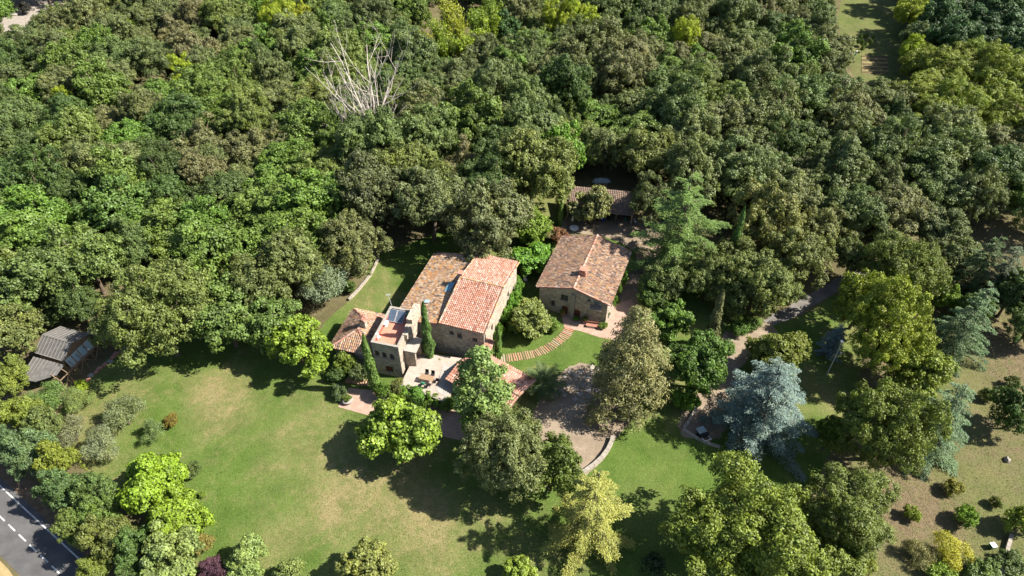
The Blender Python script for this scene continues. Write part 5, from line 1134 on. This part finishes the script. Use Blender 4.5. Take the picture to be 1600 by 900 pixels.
# vegetable plot, person, stakes in the far clearing
R = thing('vegetable_plot', 'bare vegetable plot with raised rows in the far clearing', 'garden plot', P(1365, 100))
b0 = P(1365, 100)
for i in range(9):
    a_, b_ = P(1346, 88+i*3.1)-b0, P(1384+i*.6, 89.5+i*3.1)-b0; m = MB(); n = 12
    for k_ in range(n): s0, s1 = a_+(b_-a_)*k_/n, a_+(b_-a_)*(k_+.96)/n; hh = random.uniform(.12, .22); m.hexa([s0+(0,-.3,0), s1+(0,-.3,0), s1+(0,.3,0), s0+(0,.3,0)], [s0+(0,-.1,hh), s1+(0,-.1,hh), s1+(0,.1,hh), s0+(0,.1,hh)])
    m.build('ridge_row', 'verge_dry' if i % 2 else 'soil', R)
for i in range(14):
    u, v = 1338+random.uniform(0, 24), 62+random.uniform(0, 22); p = P(u, v); o = thing('bean_pole', 'staked bean plant in the far clearing above the vegetable plot', 'plant', p, 0, 'bean poles in the clearing'); m = MB(); m.bar((0,0,0),(.1,0,1.9),.04); m.build('stake', 'pale_wood', o); q = ob('leaves', VAR['bush'][2][0], None, o, (.13,.19,.05), (0,0,.2)); q.scale = (.28,.28,.75)
p = P(1336, 87); PR = thing('person', 'person in white top and teal trousers standing in the far clearing', 'person', p, .4)
def skinned(name, J, E, rad, mat, parent, sub=2):
    me = bpy.data.meshes.new(name); me.from_pydata(J, E, []); o = ob(name, me, mat, parent); md = o.modifiers.new('skin', 'SKIN'); md.use_smooth_shade = True
    for i, r in enumerate(rad): me.skin_vertices[0].data[i].radius = (r, r)
    me.skin_vertices[0].data[0].use_root = True; sb = o.modifiers.new('sub', 'SUBSURF'); sb.levels = sb.render_levels = sub; return o
bpy.context.view_layer.update()
def person_mesh(name, J, E, rad, mat, parent):
    m = MB()
    for chain in E: m.tube([J[i] for i in chain], [rad[i] for i in chain], 8)
    return m.build(name, mat, parent, True)
me = bpy.data.meshes.new('body'); J = [(0,0,.95),(0,0,1.2),(0,0,1.42),(0,0,1.52),(0,-.01,1.62),(0,0,1.70),(-.19,0,1.40),(-.27,-.03,1.12),(-.24,-.2,.92),(.19,0,1.40),(.27,-.03,1.12),(.24,-.2,.92),(-.1,0,.9),(-.11,-.02,.5),(-.11,.02,.08),(-.11,-.14,.04),(.1,0,.9),(.11,-.02,.5),(.11,.02,.08),(.11,-.14,.04)]
Ed = [(0,1),(1,2),(2,3),(3,4),(4,5),(2,6),(6,7),(7,8),(2,9),(9,10),(10,11),(0,12),(12,13),(13,14),(14,15),(0,16),(16,17),(17,18),(18,19)]; rd = [.14,.13,.15,.055,.095,.08,.065,.05,.04,.065,.05,.04,.095,.07,.05,.04,.095,.07,.05,.04]
me.from_pydata(J, Ed, []); body = ob('body', me, 'skin', PR); md = body.modifiers.new('skin', 'SKIN')
if not me.skin_vertices: 
    bm_ = __import__('bmesh').new(); bm_.from_mesh(me); bm_.verts.layers.skin.verify(); bm_.to_mesh(me); bm_.free()
for i, r in enumerate(rd): me.skin_vertices[0].data[i].radius = (r, r)
me.skin_vertices[0].data[0].use_root = True; sb = body.modifiers.new('sub', 'SUBSURF'); sb.levels = sb.render_levels = 2
m = MB(); m.tube([(0,0,.93),(0,0,1.1),(0,0,1.3),(0,0,1.46)], [.19,.175,.2,.09], 12); m.tube([(-.16,0,1.41),(-.25,-.02,1.2)], [.09,.075], 8); m.tube([(.16,0,1.41),(.25,-.02,1.2)], [.09,.075], 8); m.build('shirt', 'white_paint', PR, True)
m = MB(); m.tube([(0,0,.99),(0,0,.84)], [.185,.19], 12); m.tube([(-.1,0,.9),(-.11,-.02,.5),(-.11,.02,.1)], [.13,.1,.085], 8); m.tube([(.1,0,.9),(.11,-.02,.5),(.11,.02,.1)], [.13,.1,.085], 8); m.build('trousers', 'teal_cloth', PR, True)
m = MB(); m.lathe([(.10,1.60),(.125,1.66),(.115,1.75),(.05,1.8)], 10, (0,.02,0)); m.build('hair', 'black_paint', PR, True)
# far top-left corner: boulders, post-and-rail fence and a pale flat-roofed hut
for u, v, r, lb in [(22,10,2.2,'large pale boulder in the stony yard, nearest the left edge'), (24,22,1.6,'flat pale rock in the stony yard')]:
    p = P(u, v); m = MB(); m.lathe([(r,-.1),(r*1.05,.3),(r*.8,.6),(r*.3,.75)], 8); o = m.build('boulder', 'rock', None, loc=p, label=lb, cat='rock')
    for vtx in o.data.vertices: vtx.co += Vector(RNG.normal(0, .15, 3))
tr('bush', 39, 13, 8, 1.1, (.035,.03,.03), 'blackish shrub in the stony yard', 'shrub', 'shrub')
R = thing('rail_fence', 'thin dark post and rail fence at the top left corner', 'fence', P(90, 8)); b0 = P(90, 8); fp = [P(u, 9.5)-b0 for u in (58, 70, 88, 106, 122)]
for q in fp: m = MB(); m.bar(q, q+(0,0,2.2), .12); m.build('post', 'wood', R)
for q, q2 in zip(fp, fp[1:]): m = MB(); m.bar(q+(0,0,.9), q2+(0,0,.9), .06); m.build('rail', 'wood', R)
p = P(200, 7, 2.5); R = thing('flat_roofed_hut', 'pale grey flat-roofed hut half hidden by trees on the top edge', 'hut', (p[0], p[1], 0), .1); m = MB(); m.box(-2.6,2.6,-2,2,0,2.5); m.build('walls', 'concrete', R); m = MB(); m.box(-2.9,2.9,-2.3,2.3,2.503,2.7); m.build('roof', 'metal', R)
m = MB(); m.box(-.5,.5,-2.06,-2.003,0,2.0); m.build('door', 'wood', R)
